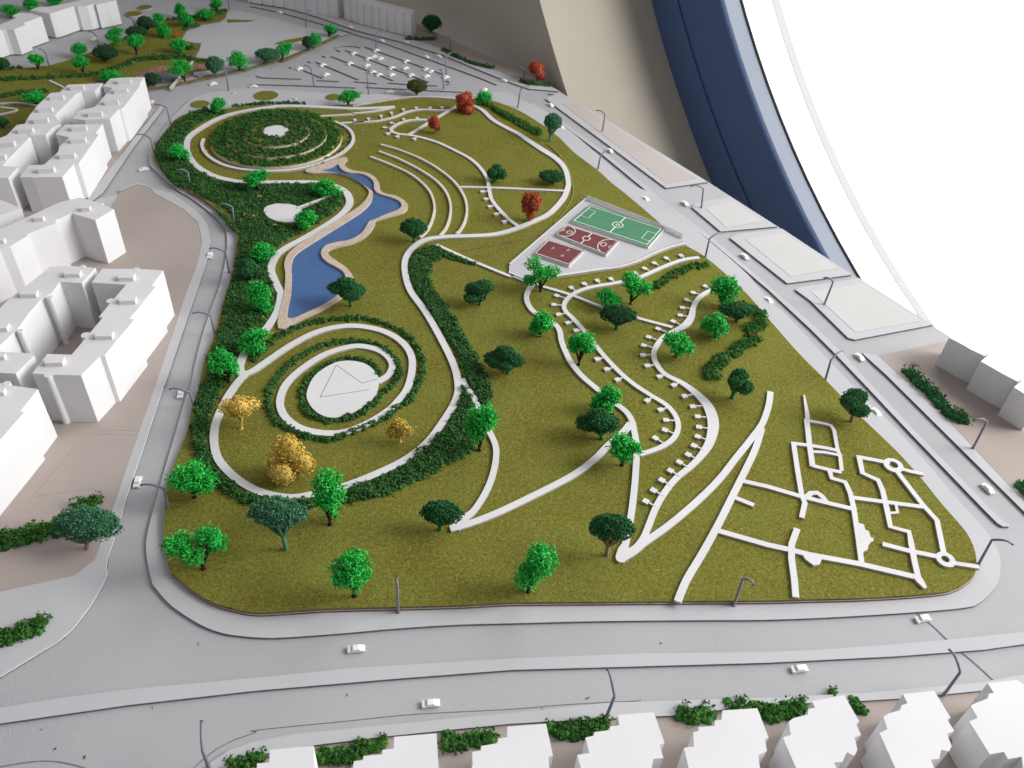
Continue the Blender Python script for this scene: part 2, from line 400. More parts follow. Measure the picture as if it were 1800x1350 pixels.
strip('corner_kerb', "D1 0,1340 250,1303 420,1308 600,1350", .5, 'curved kerb line in the bottom corner of the street', ('kerb', 'kerb'), .25*MM)

# street along the window side
road_card('side_median', "C4 1640,975 1600,950 1500,850 1250,590 1000,330 690,0 B4 480,1130 300,950 0,670 B3 1370,320 960,0 A3 620,1070 350,870 125,725 140,718 370,860 640,1058 985,1338 "
          "B3 1000,5 1410,318 1787,640 B4 340,940 520,1115 C4 735,0 1040,322 1290,580 1540,840 1640,935 1690,965 1680,975", 'long narrow median of the street on the window side')
road_card('plot_kerb', "A3 235,690 1075,1312 1368,1270 450,708 330,640", 'kerb card of the long narrow plot beside the window')
road_card('plot_kerb', "W 1216,364 1267,407 1366,398 1283,346 1222,357", 'kerb card of the small square plot beside the window')
road_card('plot_kerb', "W 1283,418 1384,498 1497,483 1375,402 1300,410", 'kerb card of the middle pale plot below the blue frame')
road_card('plot_kerb', "W 1398,509 1425,529 1491,594 1503,597 1640,571 1511,489 1405,505", 'kerb card of the pale plot nearest the white window light')
road_card('plot', "A3 350,725 1085,1283 1290,1245 455,722", 'long narrow beige plot beside the window wall', ('plot_warm', 'plot'), ZP+.2*MM, ZP)
road_card('plot', "W 1240,366 1287,354 1343,389 1277,400", 'small square pale plot beside the window', ('plot_pale', 'plot'), ZP+.2*MM, ZP)
road_card('plot', "W 1309,420 1378,410 1474,471 1390,486", 'middle pale plot below the blue frame', ('plot_pale', 'plot'), ZP+.2*MM, ZP)
road_card('plot', "W 1426,512.5 1516,498 1619.5,564 1503.6,584", 'pale plot nearest the white window light', ('plot_pale', 'plot'), ZP+.2*MM, ZP)
road_card('side_pavement', "W 1515,620 1560,661 1680,780 1800,899 1900,998 2000,1092 2100,1180 2130,1160 2020,1080 1900,970 1800,881 1720,796 1680,753 1587,665 1544,625", 'kerb card in front of the white houses on the window side')
road_card('side_plot', "W 1544,625 1587,665 1680,753 1720,796 1800,881 1960,1028 2125,1158 2330,1010 1900,720 1700,618 1662,600", 'pinkish beige ground under the white houses on the window side', ('plot', 'kerb'), ZP+.1*MM)

# left street and its plots
road_card('left_pavement', "C1 1140,0 1000,430 890,750 830,930 760,1180 745,1270 D1 745,0 700,100 600,260 450,430 250,560 0,712 -300,830 -300,110 0,118 500,8 C1 530,1310 660,1210 690,1130 780,870 940,400 1080,0 "
          "B1 1200,1000 1280,750 1380,480 1412,330 1380,200 1280,110 1080,0 A1 1050,1312 960,1287 840,1335 B1 780,95 700,160 600,100 680,40 850,0 A1 830,1330 960,1270 1090,1322 B1 1200,0 1370,120 1450,220 1472,340 1440,500 1300,900 1150,1345",
          'pale pavement edging the beige plot of the left street')
road_card('left_plot', "C1 1082,0 942,400 782,870 692,1130 662,1208 532,1308 D1 500,8 0,118 -300,180 B1 -500,900 -300,300 300,20 760,110 A1 845,1338 960,1290 1048,1314 B1 1078,2 1278,112 1378,202 1410,330 1378,480 1278,750 1198,1000",
          'beige card plot under the white apartment blocks', ('plot', 'plot'), ZP+.2*MM, .0)
road_card('block_pavement', "A1 640,1345 900,1010 1100,760 1125,725 1150,735 1140,760 940,1020 720,1345 B1 640,60 600,60", 'narrow pavement beside the long apartment block')
road_card('block_plot', "A1 660,1330 900,1000 1110,740 1040,660 700,560 0,700 -300,1500 400,1500", 'beige card ground under the long apartment block', ('plot', 'kerb'), ZP-.1*MM)

for s_, lb_ in [("C1 690,300 960,306", 'upper pencil line across the beige plot'), ("C1 240,765 660,705", 'lower pencil line across the beige plot'), ("C1 540,400 240,750", 'slanting pencil line beside the near block'), ("C1 690,330 950,335", 'second pencil line across the beige plot')]:
    tag(ribbon('pencil_line', s_, ZP, ZP+.25*MM+dz(), ['plot_line', 'plot_line'], .22), lb_, kind='structure')
tag(ribbon('scuffed_edge_highlight', "C1 1138,0 998,430 888,750 834,935 752,1195 742,1270 D1 744,0 698,100 598,260 448,430 248,560 0,711", ZP-.5*MM, ZP+.06*MM+dz(), ['card', 'card'], .55), 'scuffed white edge and painted highlight of the pavement on the left street', kind='structure')  # white strip paints the lit kerb edge's highlight along with its scuffed paint
# far street
road_card('far_pavement', "W 380,-30 440,-4 560,30 625,53 700,72 780,97 840,122 900,146 930,156 985,161 978,157 900,117 765,57 690,18 600,-30", 'pavement along the far edge of the model')
road_card('far_plot', "W 470,-20 620,40 690,58 770,82 830,105 905,137 925,140 974,154 900,117 765,57 700,24 600,-30", 'beige plot along the far edge of the model', ('plot', 'kerb'), ZP+.3*MM)
strip('far_median', "W 440,10 P4 0,130 600,300 P1 830,0 1040,60 1400,190 1800,335 A2 1680,588", 1.6, 'thin median of the street at the far edge')
strip('far_kerb', "A3 250,652 365,662", 1.2, 'short kerb strip by the corner of the board')
plaza = road_card('far_plaza', "P3 900,95 1040,110 1200,150 1500,215 1800,300 P4 640,330 400,410 P3 1400,590 1000,690 620,760 560,740 560,600 620,500 640,430 540,420 440,390 490,300 620,240 830,210 880,180",
                  'pale paved square beyond the car park')

# car park
for i, s in enumerate(["P1 420,280 570,343", "P1 520,215 855,355", "P1 640,170 1130,362", "P1 755,122 1410,375", "P1 905,97 1520,310", "P1 665,105 740,90 830,94 870,104",
                       "P1 65,318 80,337 230,345 400,350", "P1 525,360 700,370", "P1 820,372 1000,385", "P1 1090,380 1240,392 1480,403", "P1 0,392 400,403 830,420",
                       "P1 910,415 1240,432", "P1 1390,440 1680,455", "P1 680,120 710,132", "P1 570,165 595,176", "P1 450,212 480,220", "P1 305,258 325,264", "P1 1540,365 1575,372 1575,388 1555,395"]):
    strip('parking_kerb', s, 1.1, ['lowest short', 'left', 'second', 'third', 'longest fourth', 'curved upper', 'hooked left', 'short lower left', 'short lower middle', 'bent lower right',
          'long front left', 'front middle', 'front right', 'tiny topmost', 'tiny second', 'tiny third', 'tiny lowest', 'small hooked end'][i]+' kerb strip of the car park')

# ================================================================== PATHS on the lawn (white card)
def path(s, wd, label, name='path', mats=('card', 'cardedge'), h=ZT, sm_=True, n=6):
    o = ribbon(name, s, ZG-.0003, h+dz(), list(mats), wd, sm_=sm_, n=n)
    return tag(o, label, kind='structure')
def path_poly(s, label, name='path', h=ZT, mats=('card', 'cardedge'), holes=()):
    o = sheet(name, GL(s, h), ZG-.0003, h+dz(), list(mats), holes=[GL(q, h) for q in holes])
    return tag(o, label, kind='structure')

ring_path = path("Q2 372,186 230,196 0,201 Q1 1500,196 1060,178 850,192 600,232,5 420,287,6.3 250,382 160,452 142,510 146,580 195,672 275,740 400,800 560,838 660,848 860,848 1230,848 1400,868 1520,920,7 1570,990,7.5 1560,1060,7 "
                 "B2 560,172 350,300 180,395 120,470 108,540 140,625 172,705 150,815 98,905 55,960 Q5 460,160 380,230 318,340 305,400 322,440", 6.3, 'white path curving from the hedge mound past the blue pool')
path("Q2 372,190 180,226 0,244 Q1 1600,251 1310,268", 3.0, 'thin path branch behind the hedge mound')
loop_path = path("Q5 1215,490 1290,440 1310,365 1240,290 1110,255 1000,266 860,312 720,400 620,492 577,580 575,660 620,738 720,800 860,828 1000,820 1150,762 1280,682 1345,620 "
                 "C2 1060,0 B2 1092,1200 1068,1095 980,1005 840,945 650,922 450,957 250,1052 0,1222 Q5 330,450 240,562 178,680 142,780 135,880 160,990 230,1080 330,1160 450,1218 580,1248 690,1250 820,1222 "
                 "C2 620,690 850,600 1050,500 1200,380 1320,220 1390,100 1412,0 B2 1382,1200 1285,1000 1180,820 1080,680 1042,560 1042,460 1090,380 1180,322 1320,300 1500,294 1650,285 "
                 "Q2 1400,1268 1600,1188 Q3 430,222 545,100 590,0 A3 393,1260 372,1180 315,1110,7 200,1035,7.6 110,975,7 Q2 1460,425,6 1300,342 1220,290 1150,222 1080,182 1000,150", 5.6,
                 'long white path from the spiral garden round the upper lawn')
path("Q2 1000,130 900,117 700,100 500,100 300,126 100,160 0,176", 1.6, 'thin white edging along the far edge of the lawn', 'path_edging')
upath = path("Q2 935,180 860,213 720,214 600,210 480,230 380,270 290,295 200,312 0,325 Q1 1700,318 1500,328", 3.2, 'thin path with square pads at the far end of the lawn')
path("Q2 910,182 740,280 650,335 490,432", 3.2, 'short diagonal path beside the smaller red tree')
lpath = path("Q2 655,300 500,305 400,335 342,375 347,402 400,424 490,434 600,455 750,500 900,570 1030,640 1120,720 1178,810 1198,900 1222,1000 1290,1090 1380,1180 1480,1252", 3.8, 'hooked path with pads running towards the big rust red tree')
path("Q2 945,890 1200,895 1500,908 1890,926", 3.2, 'straight thin path crossing the upper lawn')
for i, s in enumerate(["Q2 245,515 400,560 600,640 770,740 900,850 980,970 1005,1080 990,1180 950,1260 910,1300", "Q2 230,575 400,640 580,730 730,830 820,930 860,1040 855,1150 820,1250 765,1315",
                       "Q2 155,622 330,690 500,770 620,860 690,950 720,1060 705,1160 660,1260 590,1330"]):
    path(s, 2.4, ['outer', 'middle', 'inner'][i]+' of three curved cream seating ridges on the upper lawn', 'seating_ridge', ('cream', 'cream'), ZT+.6*MM)
path("B2 1260,355 1480,455 1760,570 Q3 110,772 270,835 B3 400,702 620,785 870,865 1120,932", 3.2, 'straight thin path running under the sports courts')
wpath = path("Q8 345,478 295,560 280,640 308,720 370,790 500,860 600,930 640,1000 655,1090 695,1200 760,1330 Q7 100,178 200,265 330,370 450,462 500,540 518,620 535,720 535,830 525,1000 510,1150 490,1300 C3 800,1060 785,1150", 4.6,
             'winding white path from the court corner to the lawn tip')
path("Q7 495,560,7 420,635,5 300,740 200,842 0,985 C3 0,830 C2 1600,912 1450,965 1355,988", 5.0, 'white path branching down to a point on the front lawn')
path("C2 1390,985,7 1450,920,6 1520,862 1600,740 1650,620 1675,500 1670,400 1610,270 1530,90 1470,0 B2 1440,1290", 4.4, 'curved white path from the spiral garden to the point')
apath = path("Q3 1745,610 1600,632 1450,685 1280,760 1180,800 1000,836 800,870 680,910 600,960 560,1020 570,1080 640,1150 740,1260 Q7 260,0 400,150 520,250 650,335 770,410 840,490 866,570 850,640 800,700 700,757 560,802", 4.0,
             'white path with square pads bending through the middle lawn')
bpath = path("B3 1395,668 1310,722 1268,790 1252,860,6 1205,922,6.5 1130,962,5 1060,1000 1010,1060 990,1120 1010,1190 1070,1260 Q7 900,240,5 1020,330,6.5 1100,420,8 1138,520,8.6 1140,610,8 1108,720,6.5 1040,820,5 960,900 850,990 760,1100 690,1220 640,1345 "
             "C3 920,1050 870,1115 790,1185", 4.4, 'white path with many square pads down to the lawn tip')
path("C3 775,1185,6.5 850,1140,6 930,1080,5 1100,960 1300,790 1450,640 1560,500 1680,350 1750,250 C4 5,130 18,32", 4.8, 'long straight white path from the tip towards the far lawn')
path_poly("C3 722,1185 740,1130 765,1095 800,1085 815,1125 840,1128 890,1090 940,1075 880,1150 780,1225 750,1225 728,1208", 'rounded white tip where the front paths meet')
fpath = path("C3 1745,285 1700,430 1620,600 1540,760 1440,960 1330,1160 1220,1345 D3 1157,187", 4.8, 'straight white path running to the front kerb')
path("C3 1610,655 1787,695 C4 220,760 400,805 590,850", 3.6, 'straight path across the maze of white paths', sm_=False)
path("C3 1560,772 1690,825", 3.4, 'short stub path on the front lawn')
path("C3 1430,1000 1787,1102 C4 140,1132 300,1172 630,1232 1030,1325", 4.0, 'long cross path near the front kerb', sm_=False)
for s, wd, lb in [("C4 252,55,1.2 275,190,3.4 276,240", 3.4, 'pointed end of the white path maze'), ("C4 270,225 290,400 312,555", 4.0, 'left bar of the framed paths in the maze'),
                  ("C4 270,232 400,256 440,268 462,300 485,430 505,490 515,585", 2.8, 'rounded frame path of the maze'), ("C4 280,405 400,424 500,446", 3.2, 'upper crossbar of the framed maze path'),
                  ("C4 310,450 400,456 500,476", 2.6, 'lower crossbar of the framed maze path'), ("C4 310,548 430,578 515,595", 3.2, 'bottom bar of the framed maze path'),
                  ("C4 430,580 445,636 540,664 575,740 600,850 630,1050 655,1235", 3.6, 'long bent path in the middle of the maze'), ("C4 165,392 280,406", 3.2, 'short top bar of the left maze path'),
                  ("C4 178,385 205,570 235,750 258,810 236,912", 3.6, 'left upright path of the maze'), ("C4 265,770 300,740 345,738 380,765 405,800", 3.8, 'small arched path in the maze'),
                  ("C4 595,772 820,802 1080,836", 3.4, 'crossbar path in the right half of the maze'), ("C4 618,486 740,508 850,530", 3.4, 'top path leading to the small round eye'),
                  ("C4 930,570 1000,590 1085,606", 3.2, 'short path from the eye to the kerb'), ("C4 638,495 660,600 770,650 800,720 830,850 855,975 985,1010 1000,1090 1022,1210 1050,1330", 3.8, 'zigzag path on the window side of the maze'),
                  ("C4 895,580 1080,820 1180,930 1205,1050 1228,1165", 3.6, 'diagonal path from the eye to the roundabout'), ("C4 835,800 890,803 905,875 845,880", 2.2, 'tiny square path frame in the maze'),
                  ("C4 800,1095 980,1142 1200,1186", 3.6, 'short cross path meeting the roundabout'), ("C4 1285,1226 1475,1256", 3.2, 'stub path from the roundabout to the lamp'),
                  ("C4 205,988 165,1100 165,1200 185,1345 D4 195,157", 4.2, 'upright path running to the front kerb in the maze'), ("C4 1030,1310,5 D4 1060,40,5 1100,92,2.5", 4, 'tapered end of the maze path at the kerb')]:
    path(s, wd, lb, sm_=False)
path_poly("C4 628,950 668,962 680,1000 703,1008 714,1050 734,1056 735,1078 716,1084 700,1110 694,1140 668,1150 650,1200", 'stepped white terrace on the maze path', 'terrace')
path_poly("C4 225,1150 262,1205 320,1248 360,1240 382,1190", 'half round white bulge on the front cross path', 'terrace')
for s, hs, lb in [("C4 875,548,945,560", "C4 875,545,908,552", 'small eye shaped ring path near the window side kerb'), ("C4 1240,1205,1310,1225", "C4 1238,1203,1268,1212", 'small roundabout ring path by the corner lamp')]:
    oo, c, r = disc(s, ZT); ii, _, _ = disc(hs, ZT)
    tag(sheet('ring_path', oo, ZG-.0003, ZT+dz(), ['card', 'cardedge'], holes=[ii]), lb, kind='structure')

# square pads hanging on the paths: parts of the path they belong to
def pads(parent, s, size=4.3):
    for p in px(s):
        z = ZT+dz(); a = np.array(G(p[0], p[1], z)); b = np.array(G(p[2], p[3], z)); d = b-a; L = np.linalg.norm(d); ang = math.atan2(d[1], d[0])
        V = []; Fc = []
        box_data(a, size*MM/2, size*MM/2*.92, ZG-.0003, z, ang, V, Fc)
        m = a+d*.5; box_data(m, L/2, .55*MM, ZG-.0003, z-.00002, ang, V, Fc)
        mi = [0 if i % 6 == 1 else 1 for i in range(len(Fc))]
        link('pad', mesh('pad', V, Fc, ['card', 'cardedge'], mi), parent)
pads(apath, "Q3 620,875,660,905 735,840,768,868 850,812,872,838 970,797,1002,828 1180,745,1218,770 1265,705,1302,725 1350,658,1388,680 1455,615,1492,640 1585,592,1618,618 "
     "Q8 605,607,690,635 575,705,668,713 625,810,715,797 725,900,812,878 815,982,895,975 1045,1290,1140,1272 Q7 225,48,290,33 300,127,365,113 385,210,445,188 620,375,675,342 725,448,795,428 770,530,855,536 760,608,835,638 685,672,750,715")
pads(bpath, "B3 1350,645,1393,665 1265,690,1315,705 1220,740,1268,758 1190,795,1250,803 1175,848,1230,858 1125,890,1175,915 1020,942,1075,965 955,1000,1010,1020 920,1058,980,1072 915,1125,980,1125 945,1200,1010,1192 1030,1275,1085,1260 1130,1335,1170,1318 "
     "Q7 915,340,980,328 980,422,1050,418 1020,502,1085,508 1030,585,1105,597 1020,660,1095,688 990,732,1065,764 945,803,1010,838 875,862,945,905 805,930,880,975 735,1005,810,1050 670,1085,750,1130 610,1172,690,1215")
pads(upath, "Q2 20,300,20,322 140,290,140,316 250,265,252,302 340,237,348,278 445,208,452,240 560,195,562,214 680,195,680,214 785,192,790,214", 4.2)
pads(lpath, "Q2 450,295,452,320 568,285,570,304 680,285,672,300 340,327,380,345 280,367,340,380 305,420,352,402 390,447,412,426 540,468,562,448 1140,930,1200,924 1170,995,1228,988 1205,1060,1264,1050 1260,1128,1314,1113 1330,1193,1380,1178", 4.2)

# spiral garden pad with cut lines, round pad in the hedge field
pad_o = smooth(GL("Q5 1030,357 1120,372 1180,410 1222,475 1215,540 1190,600 1120,660 1040,705 940,732 860,722 790,675 750,610 752,550 790,470 850,415 940,368", ZT), 4, True)
ZPL = ZT+dz()+.0003; sp = sheet('spiral_plaza', pad_o, ZG-.0003, ZPL, ['card', 'cardedge'])
tag(sp, 'white oval plaza at the heart of the spiral garden', kind='structure')
for s in ["Q5 942,386 836,598", "Q5 836,598 1160,548", "Q5 942,386 1112,506", "Q5 1112,506 1215,478"]:
    p = px(s); a = np.array(G(*p[0], ZT)); b = np.array(G(*p[1], ZT)); d = b-a; V = []; Fc = []
    box_data((a+b)/2, np.linalg.norm(d)/2, .19*MM, ZT, ZPL+.00003+dz()*.01, math.atan2(d[1], d[0]), V, Fc)
    link('cut_line', mesh('cut_line', V, Fc, 'ink'), sp)
oo = GL("Q1 820,1090 850,1060 920,1040 1000,1038 1080,1050 1130,1075 1160,1110 1150,1150 1110,1185 1050,1202 980,1200 900,1180 850,1150 825,1120", ZT+2*MM)
HPAD = smooth(oo, 4, True)
tag(sheet('round_plaza', HPAD, ZG-.0003, ZT+2*MM, ['card', 'cardedge']), 'pale oval plaza inside the dark hedge field', kind='structure')
path("Q1 1110,1075 1260,1020 1410,965", 2.8, 'short straight walk to the oval plaza in the hedge', h=ZT+2*MM+.0001)
path("A3 250,1005 330,1080 390,1170 420,1260 428,1340 Q3 620,110 545,230 470,310", .9, 'thin yellow green raised line following the upper path', 'lawn_line', ('lime', 'grass'), ZG+.5*MM)
path("Q3 400,382 200,455 0,488 B2 1600,372 1420,402", .5, 'thin dark strip painting a groove shadow across the lawn below the upper path', 'lawn_groove_shadow', ('grassedge', 'grassedge'), ZG+.12*MM)  # shadow of the lawn groove painted as a dark strip

# ================================================================== POOL
WI = smooth(GL("B2 225,868 243,700 250,580 247,500 275,425 380,350 520,262 650,182 740,122 800,60 A2 815,1345 790,1318 720,1268 640,1230 550,1204 440,1188 510,1168 570,1146 592,1176 640,1202 "
               "Q2 60,772 140,802 184,850 188,908 230,950 330,980 400,1010 430,1050 400,1090 280,1138 190,1178 B2 790,195 762,240 730,280 660,320 560,340 490,360 456,400 460,440 500,480 560,512 610,548 630,600 620,650 580,700 480,768 380,818", ZT+.5*MM), 4, True)
OUTP = "B2 155,940 195,700 205,560 197,490 232,410 350,320 500,225 640,140 740,70 Q1 1742,950 1722,900 1650,840 1550,792 1420,766 1250,768 1195,760 1186,742 1230,722 1480,641 1535,630 1556,648 1527,680 1542,716 1600,745 " \
       "Q2 120,765 200,810 236,870 238,910 282,948 380,970 450,1008 486,1060 450,1112 330,1150 205,1187 B2 830,212 800,262 750,310 660,350 560,374 505,398 512,430 560,468 620,508 660,550 685,605 665,660 600,722 480,802 350,862"
OU = smooth(GL(OUTP, ZT+.6*MM), 4, True)
pool = empty('pool', (float(np.mean([p[0] for p in OU])), float(np.mean([p[1] for p in OU])), ZG))
tag(pool, 'winding blue pool with a pinkish cork border on the lawn', 'pool')
def under(o, par):
    o.parent = par; o.matrix_parent_inverse = Matrix.Translation(-par.location); return o
under(sheet('border', OU, ZG-.0002, ZT+.6*MM, ['cork', 'cork'], holes=[WI]), pool)
_c = np.mean(np.array(OU), axis=0)
under(sheet('water', [tuple(p) for p in OU], ZG-.0001, ZG+.25*MM, ['water', 'water']), pool)

# ================================================================== COURTS
ct = empty('sports_plaza', (*GL("Q3 800,450", ZG)[0], ZG))
tag(ct, 'pale sports plaza with white edging that carries the three courts', 'plaza')
ZC = ZT+.4*MM
cp_ = GL("Q3 72,742 78,672 750,92 1180,262 1600,432 1612,468 1480,510 1340,560 1200,630 1050,680 900,702 700,732 500,762 330,800 270,830", ZC)
under(sheet('base', cp_, ZG-.0003, ZC, ['pave', 'cardedge']), ct)
under(ribbon('edging', "Q3 490,770 700,740 900,710 1050,690 1200,642 1350,572 1480,522 1615,485", ZG-.0003, ZC+.5*MM, ['card', 'cardedge'], 2.6), ct)
under(ribbon('edging', "Q3 80,668 420,375 750,92", ZG-.0003, ZC+.6*MM, ['card', 'cardedge'], 1.6, sm_=False), ct)
under(ribbon('edging', "Q3 72,738 180,785 275,828", ZG-.0003, ZC+.7*MM, ['card', 'cardedge'], 1.6, sm_=False), ct)
fence = empty('court_fence', (*GL("Q3 1180,262", ZC)[0], ZC)); tag(fence, 'little white picket fence along the far side of the green court', 'fence')
fp = [np.array(p) for p in GL("Q3 760,98 1180,262 1520,400 1595,440", ZC+.8*MM)]
def along(P, k):
    seg = [np.linalg.norm(P[i+1]-P[i]) for i in range(len(P)-1)]; T = sum(seg); out = []
    for q in np.linspace(0, T, k):
        i = 0
        while i < len(seg)-1 and q > seg[i]: q -= seg[i]; i += 1
        d = (P[i+1]-P[i])/seg[i]; out.append((P[i]+d*q, math.atan2(d[1], d[0])))
    return out
V = []; Fc = []; box_data((0, 0), .42*MM, .25*MM, 0, 5.0*MM, 0, V, Fc); pme = mesh('picket', V, Fc, 'card')
for c, a in along(fp, 46):
    o = link('picket', pme, fence); o.location = (c[0]-fence.location.x, c[1]-fence.location.y, 0); o.rotation_euler.z = a
V = []; Fc = []
for i in range(len(fp)-1):
    d = fp[i+1]-fp[i]; box_data((fp[i]+fp[i+1])/2-np.array([-d[1], d[0]])/np.linalg.norm(d)*.35*MM, np.linalg.norm(d)/2, .05*MM, ZC, ZC+4.6*MM, math.atan2(d[1], d[0]), V, Fc)
under(link('clear_panel', mesh('clear_panel', V, Fc, 'clear')), fence)
for zz in (1.2*MM, 4.4*MM):
    V = []; Fc = []
    for i in range(len(fp)-1):
        d = fp[i+1]-fp[i]; box_data((fp[i]+fp[i+1])/2, np.linalg.norm(d)/2, .12*MM, ZC+zz, ZC+zz+.4*MM, math.atan2(d[1], d[0]), V, Fc)
    under(link('rail', mesh('rail', V, Fc, 'card')), fence)

def court(name, s, label, colour, marks, hh=2.5*MM):
    z = ZC+hh; q = [np.array(p) for p in GL(s, z)]
    root = empty(name, (*np.mean(q, axis=0), ZC)); tag(root, label, 'court', 'sports courts')
    def at(u, v): return (1-u)*(1-v)*q[0]+u*(1-v)*q[1]+u*v*q[2]+(1-u)*v*q[3]
    under(sheet('slab', [tuple(p) for p in q], ZC-.0001, z, [colour, 'card']), root)
    Lu = np.linalg.norm(q[1]-q[0]); Lv = np.linalg.norm(q[3]-q[0])
    for kind, pts, wd in marks:
        V = []; Fc = []
        if kind == 'l': P = [at(*a) for a in pts]
        else:                                                   # arc: (cu, cv, r in metres of u, a0, a1)
            cu, cv, r, a0, a1 = pts
            P = [at(cu+r*math.cos(a)/Lu, cv+r*math.sin(a)/Lv) for a in np.linspace(math.radians(a0), math.radians(a1), 22)]
        Lf, Rt = ribbon_outline([tuple(p) for p in P], [wd*MM]*len(P)); zt = z+.05*MM+dz()*.2
        for i in range(len(P)): V += [(*Lf[i], zt), (*Rt[i], zt)]
        for i in range(len(P)-1): Fc.append((2*i, 2*i+1, 2*i+3, 2*i+2))
        under(link('line', mesh('line', V, Fc, 'line')), root)
    return root, at, z
def rect(a, b, c, d): return [(a, b), (c, b), (c, d), (a, d), (a, b)]
court('football_court', "Q3 785,148 1440,358 1298,518 612,293", 'green football court with white lines, largest of the three', 'green_court',
      [('l', [(.03, .07), (.97, .07)], .7), ('l', [(.03, .93), (.97, .93)], .7), ('l', [(.03, .05), (.03, .95)], .8), ('l', [(.97, .05), (.97, .95)], .8),
       ('l', [(.5, .07), (.5, .36)], 1.0), ('l', [(.5, .64), (.5, .93)], 1.0), ('a', (.5, .5, 5.2*MM, 0, 360), .9), ('a', (.5, .5, 1.6*MM, 0, 360), .8),
       ('l', [(.03, .22), (.14, .22), (.14, .62), (.03, .62)], .6), ('l', [(.97, .35), (.86, .35), (.86, .75), (.97, .75)], .6)])
court('basketball_court', "Q3 583,325 1038,465 925,590 478,408", 'dark red basketball court in the middle of the three', 'red_court',
      [('l', rect(.02, .05, .98, .95), .8), ('l', [(.5, .05), (.5, .34)], .9), ('l', [(.5, .66), (.5, .95)], .9), ('a', (.5, .5, 3.4*MM, 0, 360), .8),
       ('a', (.06, .5, 10.5*MM, -75, 75), .7), ('a', (.94, .5, 10.5*MM, 105, 255), .7), ('a', (.17, .5, 2.6*MM, 0, 360), .7), ('a', (.83, .5, 2.6*MM, 0, 360), .7),
       ('l', [(.02, .44), (.06, .44), (.06, .56), (.02, .56)], .6), ('l', [(.98, .44), (.94, .44), (.94, .56), (.98, .56)], .6)])
rc, at, zc = court('mini_court', "Q3 420,453 735,553 602,682 292,578", 'small dark red court with three white pegs', 'red_court', [('l', rect(.025, .05, .975, .95), .9)])
for (u, v) in ((.30, .43), (.66, .28), (.66, .66)):
    c = at(u, v); V = []; Fc = []
    for k in range(3): box_data(c+np.array([k*.7-.7, 0])*MM, (.8-.2*k)*MM, .45*MM, zc, zc+(.35+.55*k)*MM, .4, V, Fc)
    under(link('peg', mesh('peg', V, Fc, 'line')), rc)

# ================================================================== FOLIAGE building blocks (numpy)
OCT_V = np.array([(1, 0, 0), (-1, 0, 0), (0, 1, 0), (0, -1, 0), (0, 0, 1), (0, 0, -1)], float)
OCT_F = np.array([(0, 2, 4), (2, 1, 4), (1, 3, 4), (3, 0, 4), (2, 0, 5), (1, 2, 5), (3, 1, 5), (0, 3, 5)])
def rand_rot(n):
    q = rng.normal(size=(n, 4)); q /= np.linalg.norm(q, axis=1)[:, None]; a, b, c, d = q.T
    return np.stack([np.stack([1-2*(c*c+d*d), 2*(b*c-a*d), 2*(b*d+a*c)], -1), np.stack([2*(b*c+a*d), 1-2*(b*b+d*d), 2*(c*d-a*b)], -1),
                     np.stack([2*(b*d-a*c), 2*(c*d+a*b), 1-2*(b*b+c*c)], -1)], 1)
def crumbs(C, size, spread=.35):
    n = len(C); S = size*(1+spread*rng.normal(size=(n, 1, 1))).clip(.45, 2)*rng.uniform(.6, 1.25, (n, 1, 3))
    V = OCT_V[None]*S*rng.uniform(.7, 1.3, (n, 6, 1)); V = np.einsum('nij,nkj->nki', rand_rot(n), V)+np.asarray(C)[:, None, :]
    return V.reshape(-1, 3), (OCT_F[None]+6*np.arange(n)[:, None, None]).reshape(-1, 3)
def noodles(C, D, length, rad, curl=.9, seg=3):
    """small curled shavings: three-sided tapered tubes"""
    n = len(C); D = D/np.linalg.norm(D, axis=1)[:, None]
    ax = rng.normal(size=(n, 3)); ax /= np.linalg.norm(ax, axis=1)[:, None]
    P = np.asarray(C).copy(); rings = []; L = length*rng.uniform(.6, 1.3, n)
    for k in range(seg+1):
        a = np.cross(D, ax+.01); a /= np.linalg.norm(a, axis=1)[:, None]; b = np.cross(D, a)
        r = rad*(1-.5*abs(k/seg-.4))*rng.uniform(.8, 1.2, n)
        rings.append(np.stack([P+(a*math.cos(t)*1.5+b*math.sin(t)*.75)*r[:, None] for t in (0, 2.1, 4.2)], 1))
        D = D+np.cross(ax, D)*curl*.7+rng.normal(size=(n, 3))*.28; D /= np.linalg.norm(D, axis=1)[:, None]
        P = P+D*(L/seg)[:, None]
    V = np.stack(rings, 1).reshape(-1, 3); per = 3*(seg+1); f = []
    for k in range(seg):
        for i in range(3):
            j = (i+1) % 3; a, b, c, d = 3*k+i, 3*k+j, 3*k+3+j, 3*k+3+i; f += [(a, b, c), (a, c, d)]
    f += [(0, 2, 1), (3*seg, 3*seg+1, 3*seg+2)]
    return V, (np.array(f)[None]+per*np.arange(n)[:, None, None]).reshape(-1, 3)
def merge(parts):
    V = []; Fc = []; o = 0
    for v, f in parts:
        V.append(v); Fc.append(np.asarray(f)+o); o += len(v)
    return np.concatenate(V), np.concatenate(Fc)
def uv_ball(c, r, n=10, m=6):
    V = []; Fc = []
    for i in range(m+1):
        t = math.pi*i/m
        for j in range(n):
            p = 2*math.pi*j/n; V.append((c[0]+r[0]*math.sin(t)*math.cos(p), c[1]+r[1]*math.sin(t)*math.sin(p), c[2]+r[2]*math.cos(t)))
    for i in range(m):
        for j in range(n):
            a, b, c_, d = i*n+j, i*n+(j+1) % n, (i+1)*n+(j+1) % n, (i+1)*n+j; Fc += [(a, c_, b), (a, d, c_)]
    return np.array(V), np.array(Fc)
